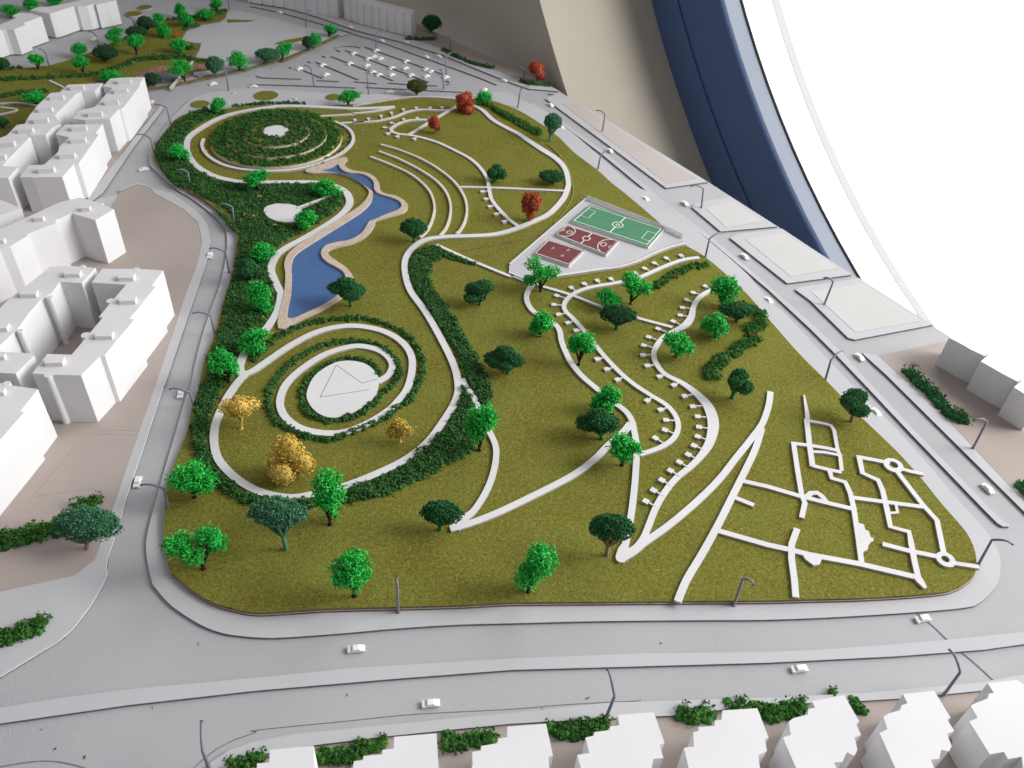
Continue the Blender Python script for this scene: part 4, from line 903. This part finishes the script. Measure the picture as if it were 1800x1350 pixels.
def dome_tree(label, base, c, hw, hh, m='dark', z0=ZG, tm=None, lumpy=0, group='dark green foam trees'):
    b, C, rx, ay, rz, X, Y = crown_space(base, c, hw, hh, z0)
    Lb = [(C, np.array([rx*.97, max(ay, .55*rx)*.97, rz]))] if not lumpy else lobes_for(C, rx, max(ay, .55*rx), rz, X, Y, lumpy, .5, .55)
    parts = []
    for lc, lr in Lb:
        n = int(1700*(1 if not lumpy else .36)); d = rng.normal(size=(n, 3)); d[:, 2] = np.where(rng.random(n) < .5, abs(d[:, 2]), d[:, 2]); d /= np.linalg.norm(d, axis=1)[:, None]
        bump = 1+.13*np.sin(d[:, :1]*8+lc[0]*900)*np.cos(d[:, 1:2]*9+lc[1]*700)*np.cos(d[:, 2:3]*5+lc[0]*500)
        q = lr[None]*np.where(d[:, 2:3] < 0, np.array([1, 1, .9 if lumpy else .5]), 1)
        P = lc+d*q*bump*rng.uniform(.93, 1.04, (n, 1)); parts.append(crumbs(P, .56*MM)); parts.append(uv_ball(lc+(0 if lumpy else np.array([0, 0, lr[2]*.2])), lr*.9*np.array([1, 1, .9 if lumpy else .68]), 14, 8))
    # flaring fibrous limbs up into the crown
    t2 = []; low = C[2]-rz*.5; bb = b+np.array([0, 0, 0])
    fork = b+(C-b)*np.array([.25, .25, 0])+np.array([0, 0, max(1.5*MM, (low-z0)*.45)])
    t2.append(tube([b, fork], [1.5*MM, 1.45*MM])); t2.append(uv_ball(b, (1.8*MM, 1.6*MM, .5*MM), 8, 4))
    for i in range(9):
        a = 2*math.pi*i/9+.3; e = C+X*(rx*.55*math.cos(a))+Y*(max(ay, .55*rx)*.55*math.sin(a)); e[2] = C[2]-rz*.35
        t2.append(tube([fork-np.array([0, 0, .5*MM]), (fork+e)/2+X*(rx*.06*math.cos(a)), e], [1.0*MM, .95*MM, 1.2*MM], 5))
    add_tree('dome_tree', label, b, merge(t2), merge(parts), tm or m, m, group)
def puff_tree(label, base, c, hw, hh, m, nl=5, z0=ZG, worm=True, group=None, tm='yellow', name='ochre_tree', per=150):
    b, C, rx, ay, rz, X, Y = crown_space(base, c, hw, hh, z0); rz *= 1.2
    L = lobes_for(C, rx, max(ay, .55*rx), rz, X, Y, nl, .5, .52); P, D = surf(L, per, .88); parts = []
    if worm: parts.append(noodles(P-D*.3*MM, D+rng.normal(size=D.shape)*.55, 1.7*MM, .42*MM, 1.3))
    else: parts.append(crumbs(P, .72*MM))
    for lc, lr in L: parts.append(uv_ball(lc, lr*.86, 10, 6))
    fork = b+(C-b)*.35; t2 = [tube([b, fork, C-np.array([0, 0, rz*.3])], [.95*MM, .85*MM, 1.1*MM]), uv_ball(b, (1.6*MM, 1.5*MM, .45*MM), 8, 4)]
    for lc, lr in L: t2.append(tube([fork, lc], [.6*MM, .7*MM], 5))
    add_tree(name, label, b, merge(t2), merge(parts), tm, m, group)

for lb, ba, c, hw, hh, nl, op in [
    ('bushy bright green tree beside the lamp at the left corner of the lawn', (342, 874), (339, 839), 41, 31, 5, 0), ('bright green tree with three open limbs in the front left corner', (358, 1000), (346, 952), 54, 34, 6, 1),
    ('tall narrow bright green tree in front of the spiral garden path', (580, 922), (579, 870), 29, 50, 5, 0), ('round bright green tree near the front kerb, left of the lamp', (623, 1048), (617, 1002), 38, 36, 5, 0),
    ('bright green tree with dark stem alone near the middle of the front kerb', (928, 1040), (942, 1003), 36, 42, 5, 0), ('upright bright green tree at the hedge end below the spiral garden', (842, 792), (849, 750), 27, 38, 5, 0),
    ('bright green tree touching the dark tree on the winding path', (1076, 727), (1067, 699), 26, 24, 5, 0), ('bright green tree standing at the fork of the white paths', (1093, 818), (1098, 787), 32, 22, 5, 0),
    ('open bright green tree with forked stem at the court corner', (950, 512), (949, 482), 32, 24, 5, 1), ('bright green tree over the winding path below the court corner', (948, 591), (951, 567), 24, 24, 5, 0),
    ('round bright green tree between the two padded paths', (1017, 641), (1023, 605), 28, 22, 5, 0), ('leaning bright green tree with dark trunk at the hedge strip end', (1108, 534), (1117, 502), 29, 24, 5, 1),
    ('small bright green tree behind the broad dull green one', (1062, 541), (1072, 523), 22, 15, 4, 0), ('bright green tree at the upper end of the padded path', (1268, 537), (1273, 510), 25, 26, 5, 0),
    ('bright green tree next to the winding hedge', (1256, 592), (1259, 567), 26, 20, 5, 0), ('bright green tree with three dark stems in the bend of the padded path', (1187, 627), (1193, 602), 29, 19, 5, 1),
    ('bright green tree where the path meets the spiral garden', (436, 621), (445, 598), 28, 20, 5, 0), ('ragged bright green tree at the edge of the hedge field', (402, 672), (393, 641), 27, 29, 5, 0),
    ('bright green tree beside the bend of the path by the wide end of the pool', (465, 460), (460, 442), 22, 14, 4, 0), ('bright green tree at the left of the pool, in the hedge field', (462, 548), (457, 520), 20, 26, 5, 0),
    ('bright green tree on the path below the hedge mound', (455, 336), (450, 317), 22, 17, 4, 0), ('long bright green bush at the path bend beside the pool', (578, 345), (573, 328), 28, 14, 4, 0),
    ('bright green tree at the oval plaza in the hedge field', (536, 402), (538, 385), 21, 16, 4, 0), ('bright green tree left of the hedge mound', (318, 284), (313, 267), 16, 15, 4, 0),
    ('small bright green tree behind the hedge mound on the left', (388, 200), (384, 187), 12, 12, 4, 0), ('bright green bush beside the round bed on the paved corner', (612, 183), (613, 170), 19, 11, 4, 0),
    ('bright green bush just behind the large red tree', (848, 185), (850, 172), 16, 11, 4, 0)]:
    bright_tree(lb, ba, c, hw, hh, nl, open_=bool(op))
ZV = ZP+.8*MM
for lb, ba, c, hw, hh, z in [('last bright green tree at the far end of the verge', (578, 64), (581, 53), 12, 10, ZV), ('bright green tree paired with a dull one on the verge', (552, 84), (553, 70), 12, 11, ZV), ('bright green tree in the middle of the verge', (496, 103), (500, 87), 14, 11, ZV),
                             ('leaning open bright green tree on the verge', (421, 123), (417, 104), 20, 14, ZV), ('bright green tree beside the footbridge and pond', (325, 142), (317, 120), 20, 12, ZV), ('bright green bush at the near corner of the far square', (315, 93), (313, 79), 14, 9, zf),
                             ('bright green tree in front of the dull tree on the far lawn', (289, 65), (286, 50), 12, 12, zf), ('bright green tree behind the dull trees on the far lawn', (278, 47), (277, 34), 12, 9, zf), ('small bright green tree by the far rim of the second park', (316, 30), (315, 16), 8, 8, zf),
                             ('bright green tree above the red and yellow flowers', (326, 47), (325, 31), 12, 11, zf), ('bright green bush on the far rim hedge', (360, 37), (361, 25), 14, 9, zf), ('bright green tree at the far corner of the second park', (381, 19), (381, 8), 11, 9, zf),
                             ('bright green tree with two stems in the middle of the far lawn', (240, 96), (238, 75), 13, 12, zf), ('bright green double tree in front of the folded far block', (200, 77), (200, 62), 16, 10, zf), ('upper of two bright green trees at the left of the far lawn', (139, 98), (139, 85), 12, 9, zf),
                             ('lower of two bright green trees at the left of the far lawn', (147, 130), (141, 108), 13, 11, zf), ('bright green tree in front of the stepped far block', (67, 121), (65, 107), 12, 10, zf), ('bright green bush just behind the long block roofs', (194, 141), (194, 132), 18, 8, zf),
                             ('bright green tree behind the stepped far block', (53, 18), (53, 6), 12, 10, ZR), ('bright green tree at the top left picture corner', (18, 31), (17, 18), 15, 9, ZR), ('bright green tree cut by the top edge behind the far block', (95, 10), (95, 0), 12, 9, ZR), ('bright green bush behind the block roofs at the left edge', (62, 183), (60, 172), 20, 9, zf)]:
    bright_tree(lb, ba, c, hw, hh, 4, z, .8)
for lb, ba, c, hw, hh, m, z, tm, lm in [
    ('wide umbrella shaped sea green tree in front of the spiral garden', (503, 966), (489, 903), 50, 21, 'teal', ZG, None, 0), ('dark green dome tree at the left end of the pointed path', (773, 931), (777, 904), 36, 21, 'dark', ZG, None, 0),
    ('dark green flat topped tree with pale trunk at the lawn tip', (1066, 976), (1075, 930), 40, 24, 'dark', ZG, 'tan', 0), ('dark green leaning tree beside the winding path', (1058, 772), (1050, 741), 36, 26, 'dark', ZG, None, 4),
    ('dark green tree on the bank at the pool', (617, 538), (609, 505), 32, 19, 'dark', ZG, None, 4), ('dark green tree at the end of the inner seating ridge', (728, 425), (727, 402), 23, 16, 'dark', ZG, None, 0),
    ('dark green round tree alone right of the hedge belt', (843, 536), (841, 514), 28, 19, 'dark', ZG, None, 3), ('dark green lopsided tree near the middle of the lawn', (893, 656), (887, 628), 35, 23, 'dark', ZG, None, 4),
    ('broad dull green tree on the thin path under the courts', (1083, 579), (1086, 555), 32, 17, 'sage', ZG, None, 0), ('dark spreading tree at the top of the winding hedge', (1295, 566), (1294, 547), 28, 14, 'dark', ZG, None, 0),
    ('dark green tree at the lower end of the winding hedge', (1286, 700), (1298, 668), 26, 21, 'dark', ZG, None, 3), ('dark green tree at the street edge by the white maze', (1497, 741), (1501, 705), 35, 23, 'dark', ZG, 'tan', 3),
    ('round sea green tree with pale trunk beside the left street', (153, 965), (155, 925), 53, 26, 'teal', ZP, 'tan', 0), ('dark green tree beside the hooked path on the upper lawn', (867, 320), (873, 304), 17, 16, 'dark', ZG, None, 3),
    ('low dark green tree by the crossing path on the upper lawn', (972, 323), (970, 311), 22, 11, 'dark', ZG, None, 0), ('dark green tree in the hedge field left of the wide end of the pool', (437, 492), (436, 473), 23, 20, 'dark', ZG, None, 3), ('leaning fan shaped green tree at the window side edge of the lawn', (966, 248), (972, 217), 15, 15, 'teal', ZG, None, 0),
    ('russet and green tree in front of the car park', (732, 167), (733, 153), 17, 11, 'russet', ZP, None, 0), ('dull green tree on the verge before the far square', (465, 110), (471, 97), 20, 10, 'teal', ZV, None, 0),
    ('dull green tree paired with a bright one on the verge', (542, 88), (541, 76), 9, 10, 'sage', ZV, None, 0), ('dull green cone shaped tree near the pond on the verge', (377, 133), (377, 116), 14, 13, 'teal', ZV, None, 0),
    ('dull green cone shaped tree on the far lawn', (185, 109), (186, 94), 19, 12, 'sage', zf, None, 0), ('dull green tree at the far street beside the lamp', (243, 69), (240, 57), 16, 8, 'sage', zf, None, 0),
    ('dull green tree behind the bright trees on the far lawn', (258, 56), (256, 42), 12, 10, 'sage', zf, None, 0), ('dull green tree beside the end of the long block', (270, 151), (268, 140), 14, 9, 'sage', ZV, None, 0),
    ('dark green tree behind the end wall of the far block', (757, 57), (759, 42), 16, 14, 'dark', ZP, None, 0), ('dark green tree cut by the left edge before the stepped far block', (5, 123), (4, 112), 10, 10, 'dark', zf, None, 0),
    ('dark green bush at the left edge behind the block roofs', (4, 225), (4, 215), 8, 8, 'dark', zf, None, 0)]:
    dome_tree(lb, ba, c, hw, hh, m, z, tm, lm)
puff_tree('ochre yellow tree on the left of the spiral garden lawn', (424, 753), (426, 719), 38, 23, 'yellow', 4, group='ochre yellow trees')
puff_tree('largest ochre yellow tree with three round clumps', (496, 842), (508, 803), 48, 36, 'yellow', 3, group='ochre yellow trees', per=260)
puff_tree('small ochre yellow tree at the right of the spiral garden', (703, 776), (702, 752), 24, 16, 'yellow', 2, group='ochre yellow trees')
for lb, ba, c, hw, hh, z in [('large rust red tree at the far end of the lawn', (815, 197), (817, 181), 18, 18, ZG), ('smaller rust red tree beside the diagonal path', (766, 234), (764, 219), 12, 12, ZG),
                             ('tall rust red tree at the path bend before the courts', (931, 391), (932, 366), 17, 24, ZG), ('rust red tree at the corner of the board by the wall', (943, 145), (945, 126), 16, 13, ZP)]:
    puff_tree(lb, ba, c, hw, hh, 'red', 5, z, False, 'rust red trees', 'red', 'rust_tree', 130)
p = G(311, 60, zf+4*MM); cc = np.array([*p, zf+4*MM])+rng.normal(size=(26, 3))*np.array([2, 1.6, 1.2])*MM
V, Fc = crumbs(cc, 1.0*MM); V2, F2 = crumbs(cc[:10]+np.array([1, -1.5, -1.5])*MM, 1.0*MM)
fl = empty('flower_bush', (*p, zf)); tag(fl, 'small red and yellow flower bush on the far lawn', 'bush')
under(link('red_bloom', mesh_np('red_bloom', V, Fc, 'redflower')), fl); under(link('yellow_bloom', mesh_np('yellow_bloom', V2, F2, 'yellowflower')), fl)
V, Fc = tube([(*p, zf), (*p, zf+4*MM)], [.8*MM, .6*MM]); under(link('stem', mesh_np('stem', V, Fc, 'bark')), fl)

# ================================================================== STREET LAMPS
def lamp(label, base, elbow, tip, z0=ZP):
    b = np.array([*G(*base, z0), z0]); zs = np.linspace(z0+5*MM, z0+45*MM, 161)
    ze = min(zs, key=lambda z: abs(proj((b[0], b[1], z))[1]-elbow[1])); lean = up_plane(b, *elbow)
    e = np.array([lean[0]*.6+b[0]*.4, lean[1]*.6+b[1]*.4, ze])
    zt = ze+3.0*MM; t = np.array([*G(*tip, zt), zt]); d = t[:2]-e[:2]; L = np.linalg.norm(d)
    if L < 4*MM or L > 14*MM: d = d/(L+1e-9)*min(max(L, 5*MM), 14*MM); t = np.array([e[0]+d[0], e[1]+d[1], zt])
    root = empty('street_lamp', tuple(b)); tag(root, label, 'lamp', 'grey street lamps')
    V, Fc = tube([b, b*.5+e*.5, e], [.98*MM, .9*MM, .82*MM], 6); under(link('post', mesh_np('post', V, Fc, 'lamp')), root)
    P = []
    for q in np.linspace(0, 1, 8):
        P.append(np.array([e[0]+d[0]*q, e[1]+d[1]*q, ze+3.6*MM*math.sin(q*math.pi*.72)]))
    V, Fc = tube(P, [.82*MM]*4+[.75*MM, .7*MM, .65*MM, .6*MM], 6); under(link('arm', mesh_np('arm', V, Fc, 'lamp', smooth=True)), root)
    hv, hf = uv_ball(P[-1]-np.array([0, 0, .15*MM]), (1.0*MM, 1.0*MM, .6*MM), 8, 5); under(link('lamp_head', mesh_np('lamp_head', hv, hf, 'lamphead')), root)
    V, Fc = tube([b, b+np.array([0, 0, .5*MM])], [1.5*MM, 1.2*MM], 8); under(link('foot', mesh_np('foot', V, Fc, 'lamp')), root)
for lb, a, e, t in [
    ('lamp at the front kerb of the lawn seen end on', (700, 1076), (700, 1034), (697, 1018)), ('lamp at the front kerb near the maze of paths', (1290, 1064), (1305, 1018), (1325, 1027)), ('lamp leaning over the front street between two houses', (1065, 1262), (1085, 1222), (1067, 1172)),
    ('lamp over the front street near the bottom right house', (1660, 1220), (1687, 1182), (1670, 1142)), ('lamp cut by the bottom edge at the rounded pavement end', (368, 1352), (357, 1320), (354, 1263)), ('lamp at the front right corner of the lawn', (1720, 992), (1739, 951), (1780, 956)),
    ('lamp before the white houses on the window side', (1710, 788), (1733, 742), (1714, 738)), ('lamp at the lawn edge opposite the window side houses', (1451, 667), (1458, 634), (1483, 614)), ('lamp on the pale plot nearest the white window light', (1449, 535), (1466, 495), (1449, 488)),
    ('lamp at the lawn edge beside the end of the padded path', (1239, 456), (1247, 420), (1268, 409)), ('lamp on the small square plot by the window', (1233, 365), (1234, 332), (1215, 327)), ('lamp at the lawn edge above the courts', (1051, 297), (1057, 274), (1074, 261)),
    ('lamp on the long narrow plot beside the wall', (1059, 231), (1064, 201), (1049, 194)), ('lamp at the far window side corner of the lawn', (910, 189), (917, 158), (930, 152)), ('lamp at the board corner beside the red tree', (921, 137), (921, 122), (908, 117)),
    ('lamp in front of the car park by the russet tree', (780, 156), (777, 130), (773, 122)), ('lamp at the far edge of the car park', (785, 132), (782, 102), (795, 92)), ('lamp on the far pavement beside the hedge row', (792, 88), (791, 69), (783, 63)),
    ('lamp in front of the car park near the bright bush', (648, 165), (644, 128), (650, 120)), ('lamp at the left end of the car park', (552, 150), (546, 122), (535, 115)), ('lamp in front of the fluted far block', (661, 84), (661, 61), (674, 52)),
    ('lamp by the far square near the fluted block', (538, 48), (538, 27), (548, 17)), ('lamp by the verge and the upper street', (402, 159), (397, 125), (387, 118)), ('lamp at the left of the paved corner', (300, 218), (293, 190), (273, 184)),
    ('lamp left of the mound opposite the long block', (271, 269), (264, 243), (243, 236)), ('lamp in the hedge field at the upper left bend', (335, 330), (331, 303), (311, 299)), ('lamp in the hedge field beside the yellow flowers', (413, 398), (409, 364), (386, 359)),
    ('lamp over the small car on the left street', (403, 479), (398, 444), (369, 436)), ('lamp beside the hedge field opposite the courtyard block', (378, 588), (370, 555), (340, 550)), ('lamp beside the left street above the ochre tree', (341, 717), (334, 691), (296, 683)),
    ('lamp with glue at its foot near the left lawn corner', (297, 899), (291, 860), (248, 852)), ('lamp on the far street behind the second park', (238, 52), (235, 37), (224, 30)), ('lamp beside the folded far block', (174, 83), (171, 64), (156, 55)),
    ('lamp in front of the stepped far block', (86, 115), (81, 94), (69, 86)), ('lamp at the top edge by the far corner hedge', (403, 18), (402, -8), (396, -14))]:
    lamp('grey '+lb, a, e, t)

# ================================================================== CARS
def car_mesh():
    prof = [(-5, .7), (-5, 1.7), (-4.6, 2.0), (-2.9, 2.15), (-1.7, 3.2), (1.6, 3.3), (3.1, 2.1), (4.6, 1.85), (5, 1.5), (5, .7), (4.2, .55), (3.9, .1), (2.5, .1), (2.2, .55), (-2.1, .55), (-2.4, .1), (-3.9, .1), (-4.2, .55)]
    V = []; Fc = []; n = len(prof)
    for sgn in (-1, 1):
        for (x, z) in prof:
            yw = 2.05 if z < 2.2 else 1.6
            V.append((x*MM, sgn*yw*MM, z*MM))
    from_ = mathutils_tess([Vector((x, 0, z)) for x, z in prof])
    for t in from_: Fc.append(tuple(t)); Fc.append(tuple(n+i for i in t[::-1]))
    for i in range(n):
        j = (i+1) % n; Fc.append((i, j, n+j, n+i))
    return mesh('car_body', V, Fc, 'car')
from mathutils.geometry import tessellate_polygon
def mathutils_tess(p): return [list(t) for t in tessellate_polygon([p])]
CM = car_mesh()
V = []; Fc = []
V += [(-2.75*MM, -1.5*MM, 2.30*MM), (-2.75*MM, 1.5*MM, 2.30*MM), (-1.78*MM, 1.35*MM, 3.17*MM), (-1.78*MM, -1.35*MM, 3.17*MM)]; Fc.append((0, 3, 2, 1))
V = [(x-.06*MM, y, z+.06*MM) for x, y, z in V]
CG = mesh('windscreen', V, Fc, 'carglass')
def car(label, p, q, z=ZR, sc_=1.0, group='tiny white model cars'):
    a = np.array(G(*p, z+1.2*MM)); b = np.array(G(*q, z+1.2*MM)); d = b-a
    o = link('car', CM); o.location = (a[0], a[1], z+.05*MM); o.rotation_euler.z = math.atan2(d[1], d[0]); o.scale = (sc_,)*3
    tag(o, label, 'car', group); g = link('windscreen', CG, o)
for lb, p, q in [('tiny white car on the front street left of the middle', (626, 1141), (660, 1138)), ('tiny white car on the front street nearest the front houses', (757, 1237), (790, 1234)), ('tiny white car below the median near the right', (1405, 1176), (1438, 1172)),
                 ('tiny white car on the joint line at the front right corner', (1622, 1088), (1650, 1082)), ('tiny car beside the lawn edge tree on the window side street', (1540, 725), (1560, 745)), ('tiny car on the window side street near the front corner', (1736, 859), (1756, 878)),
                 ('tiny car at the kerb end by the window side houses', (1511, 628), (1530, 646)), ('tiny car opposite the winding hedge, half behind the median', (1351, 528), (1370, 545)), ('tiny car beside the middle pale plot', (1309, 451), (1330, 468)),
                 ('tiny car beside the small square plot', (1204, 358), (1222, 372)), ('tiny car at the lawn edge beside the courts', (1135, 350), (1152, 362)), ('tiny car under the lamp arm above the courts', (1072, 265), (1088, 276)),
                 ('tiny car at the far end of the window side street', (968, 185), (984, 195)), ('tiny car hidden behind the fan shaped tree', (987, 224), (1003, 236)), ('tiny white car on the left street beside the ochre tree', (318, 692), (324, 668)),
                 ('tiny white car under the lamp arm at the left lawn corner', (242, 847), (251, 815)), ('tiny white car on the left street under a lamp, by the courtyard block', (369, 449), (373, 428)), ('tiny white car at the street junction below the mound', (253, 298), (270, 296)),
                 ('tiny white car on the upper street by the verge lamp', (375, 147), (395, 143)), ('tiny white car in front of the round green beds', (446, 152), (470, 152)), ('tiny white car in front of the russet tree', (686, 162), (710, 163)),
                 ('tiny car on the far street median, first before the car park', (671, 72), (690, 78)), ('tiny car on the far street beside the block hedge', (715, 74), (735, 80)), ('tiny car on the far street median behind the car park', (749, 100), (768, 107)),
                 ('tiny car beside the far lamp of the car park', (771, 99), (790, 106)), ('tiny car on the street by the board corner hedge', (886, 142), (902, 147)), ('tiny car at the top edge on the far street', (447, 3), (465, 8)), ('tiny car on the far street above the square', (492, 22), (510, 27)),
                 ('tiny car on the far street below the fluted block', (616, 48), (634, 54)), ('tiny white car in front of the folded far block', (166, 69), (182, 63)), ('tiny car beside the end of the long apartment block', (267, 180), (272, 172)), ('tiny white car behind the large red tree', (852, 158), (862, 150))]:
    car(lb, p, q)
pk = [(390, 272), (575, 245), (600, 320), (820, 153), (935, 195), (980, 178), (1030, 193), (790, 233), (925, 248), (970, 300), (1018, 322), (1120, 322), (1120, 268), (1228, 270), (1235, 215), (1275, 325), (1390, 278), (1430, 295), (1395, 332), (998, 130), (1548, 340)]
ordn = ['first', 'second', 'third', 'fourth', 'fifth', 'sixth', 'seventh', 'eighth', 'ninth', 'tenth', 'eleventh', 'twelfth', 'thirteenth', 'fourteenth', 'fifteenth', 'sixteenth', 'seventeenth', 'eighteenth', 'nineteenth', 'twentieth', 'last']
for i, (x, y) in enumerate(sorted(pk)):
    p = (440+x/4.5, 60+y/4.5); car('tiny white car parked in the car park, '+ordn[i]+' counting from the left', p, (p[0]+20, p[1]-7), group='cars in the car park')

# ================================================================== crumbs and dirt
def scatter(name, label, s_list, z, m, size):
    C = np.array([(*G(*p[:2], z), z+.2*MM) for p in s_list]); C = np.concatenate([C+rng.normal(size=C.shape)*np.array([.5, .5, .05])*MM for _ in range(3)])
    V, Fc = crumbs(C, size*MM, .5); tag(link(name, mesh_np(name, V, Fc, m)), label, kind='stuff')
scatter('pale_crumbs', 'pale fluff and glue crumbs lying on the lawn', px("C3 70,215 1010,1280 60,1020 1500,745 1480,905 1600,990 1465,475 1100,990 890,1150 1310,1225 1040,610 1750,1065 C4 320,45 390,390 100,970 490,250 520,480 680,770 Q8 400,1130 10,1075 90,310 "
        "C2 1080,1135 330,1020 1660,530 1700,735 1590,670 1110,280 Q2 795,955 90,395 30,550 1590,595 B3 1240,620 1360,560 1060,740 D2 825,150 1460,140 D3 1225,130"), ZG, 'crumb', .33)
scatter('dark_crumbs', 'dark specks of dirt lying on the streets and squares', px("P3 1345,148 1245,228 1635,188 670,440 640,478 1250,80 1330,685 1160,715 760,245 1110,760 1065,790 1520,230 D3 1042,480 530,865 215,945 D2 635,840 D1 1385,485 590,1275 295,1072 390,1222 1065,935 D4 268,245 "
        "Q1 10,55 1730,90 P1 160,275 990,240 1015,362 1375,140 1660,110 C1 650,715 P5 1260,770"), ZR+.1*MM, 'dirt', .30)
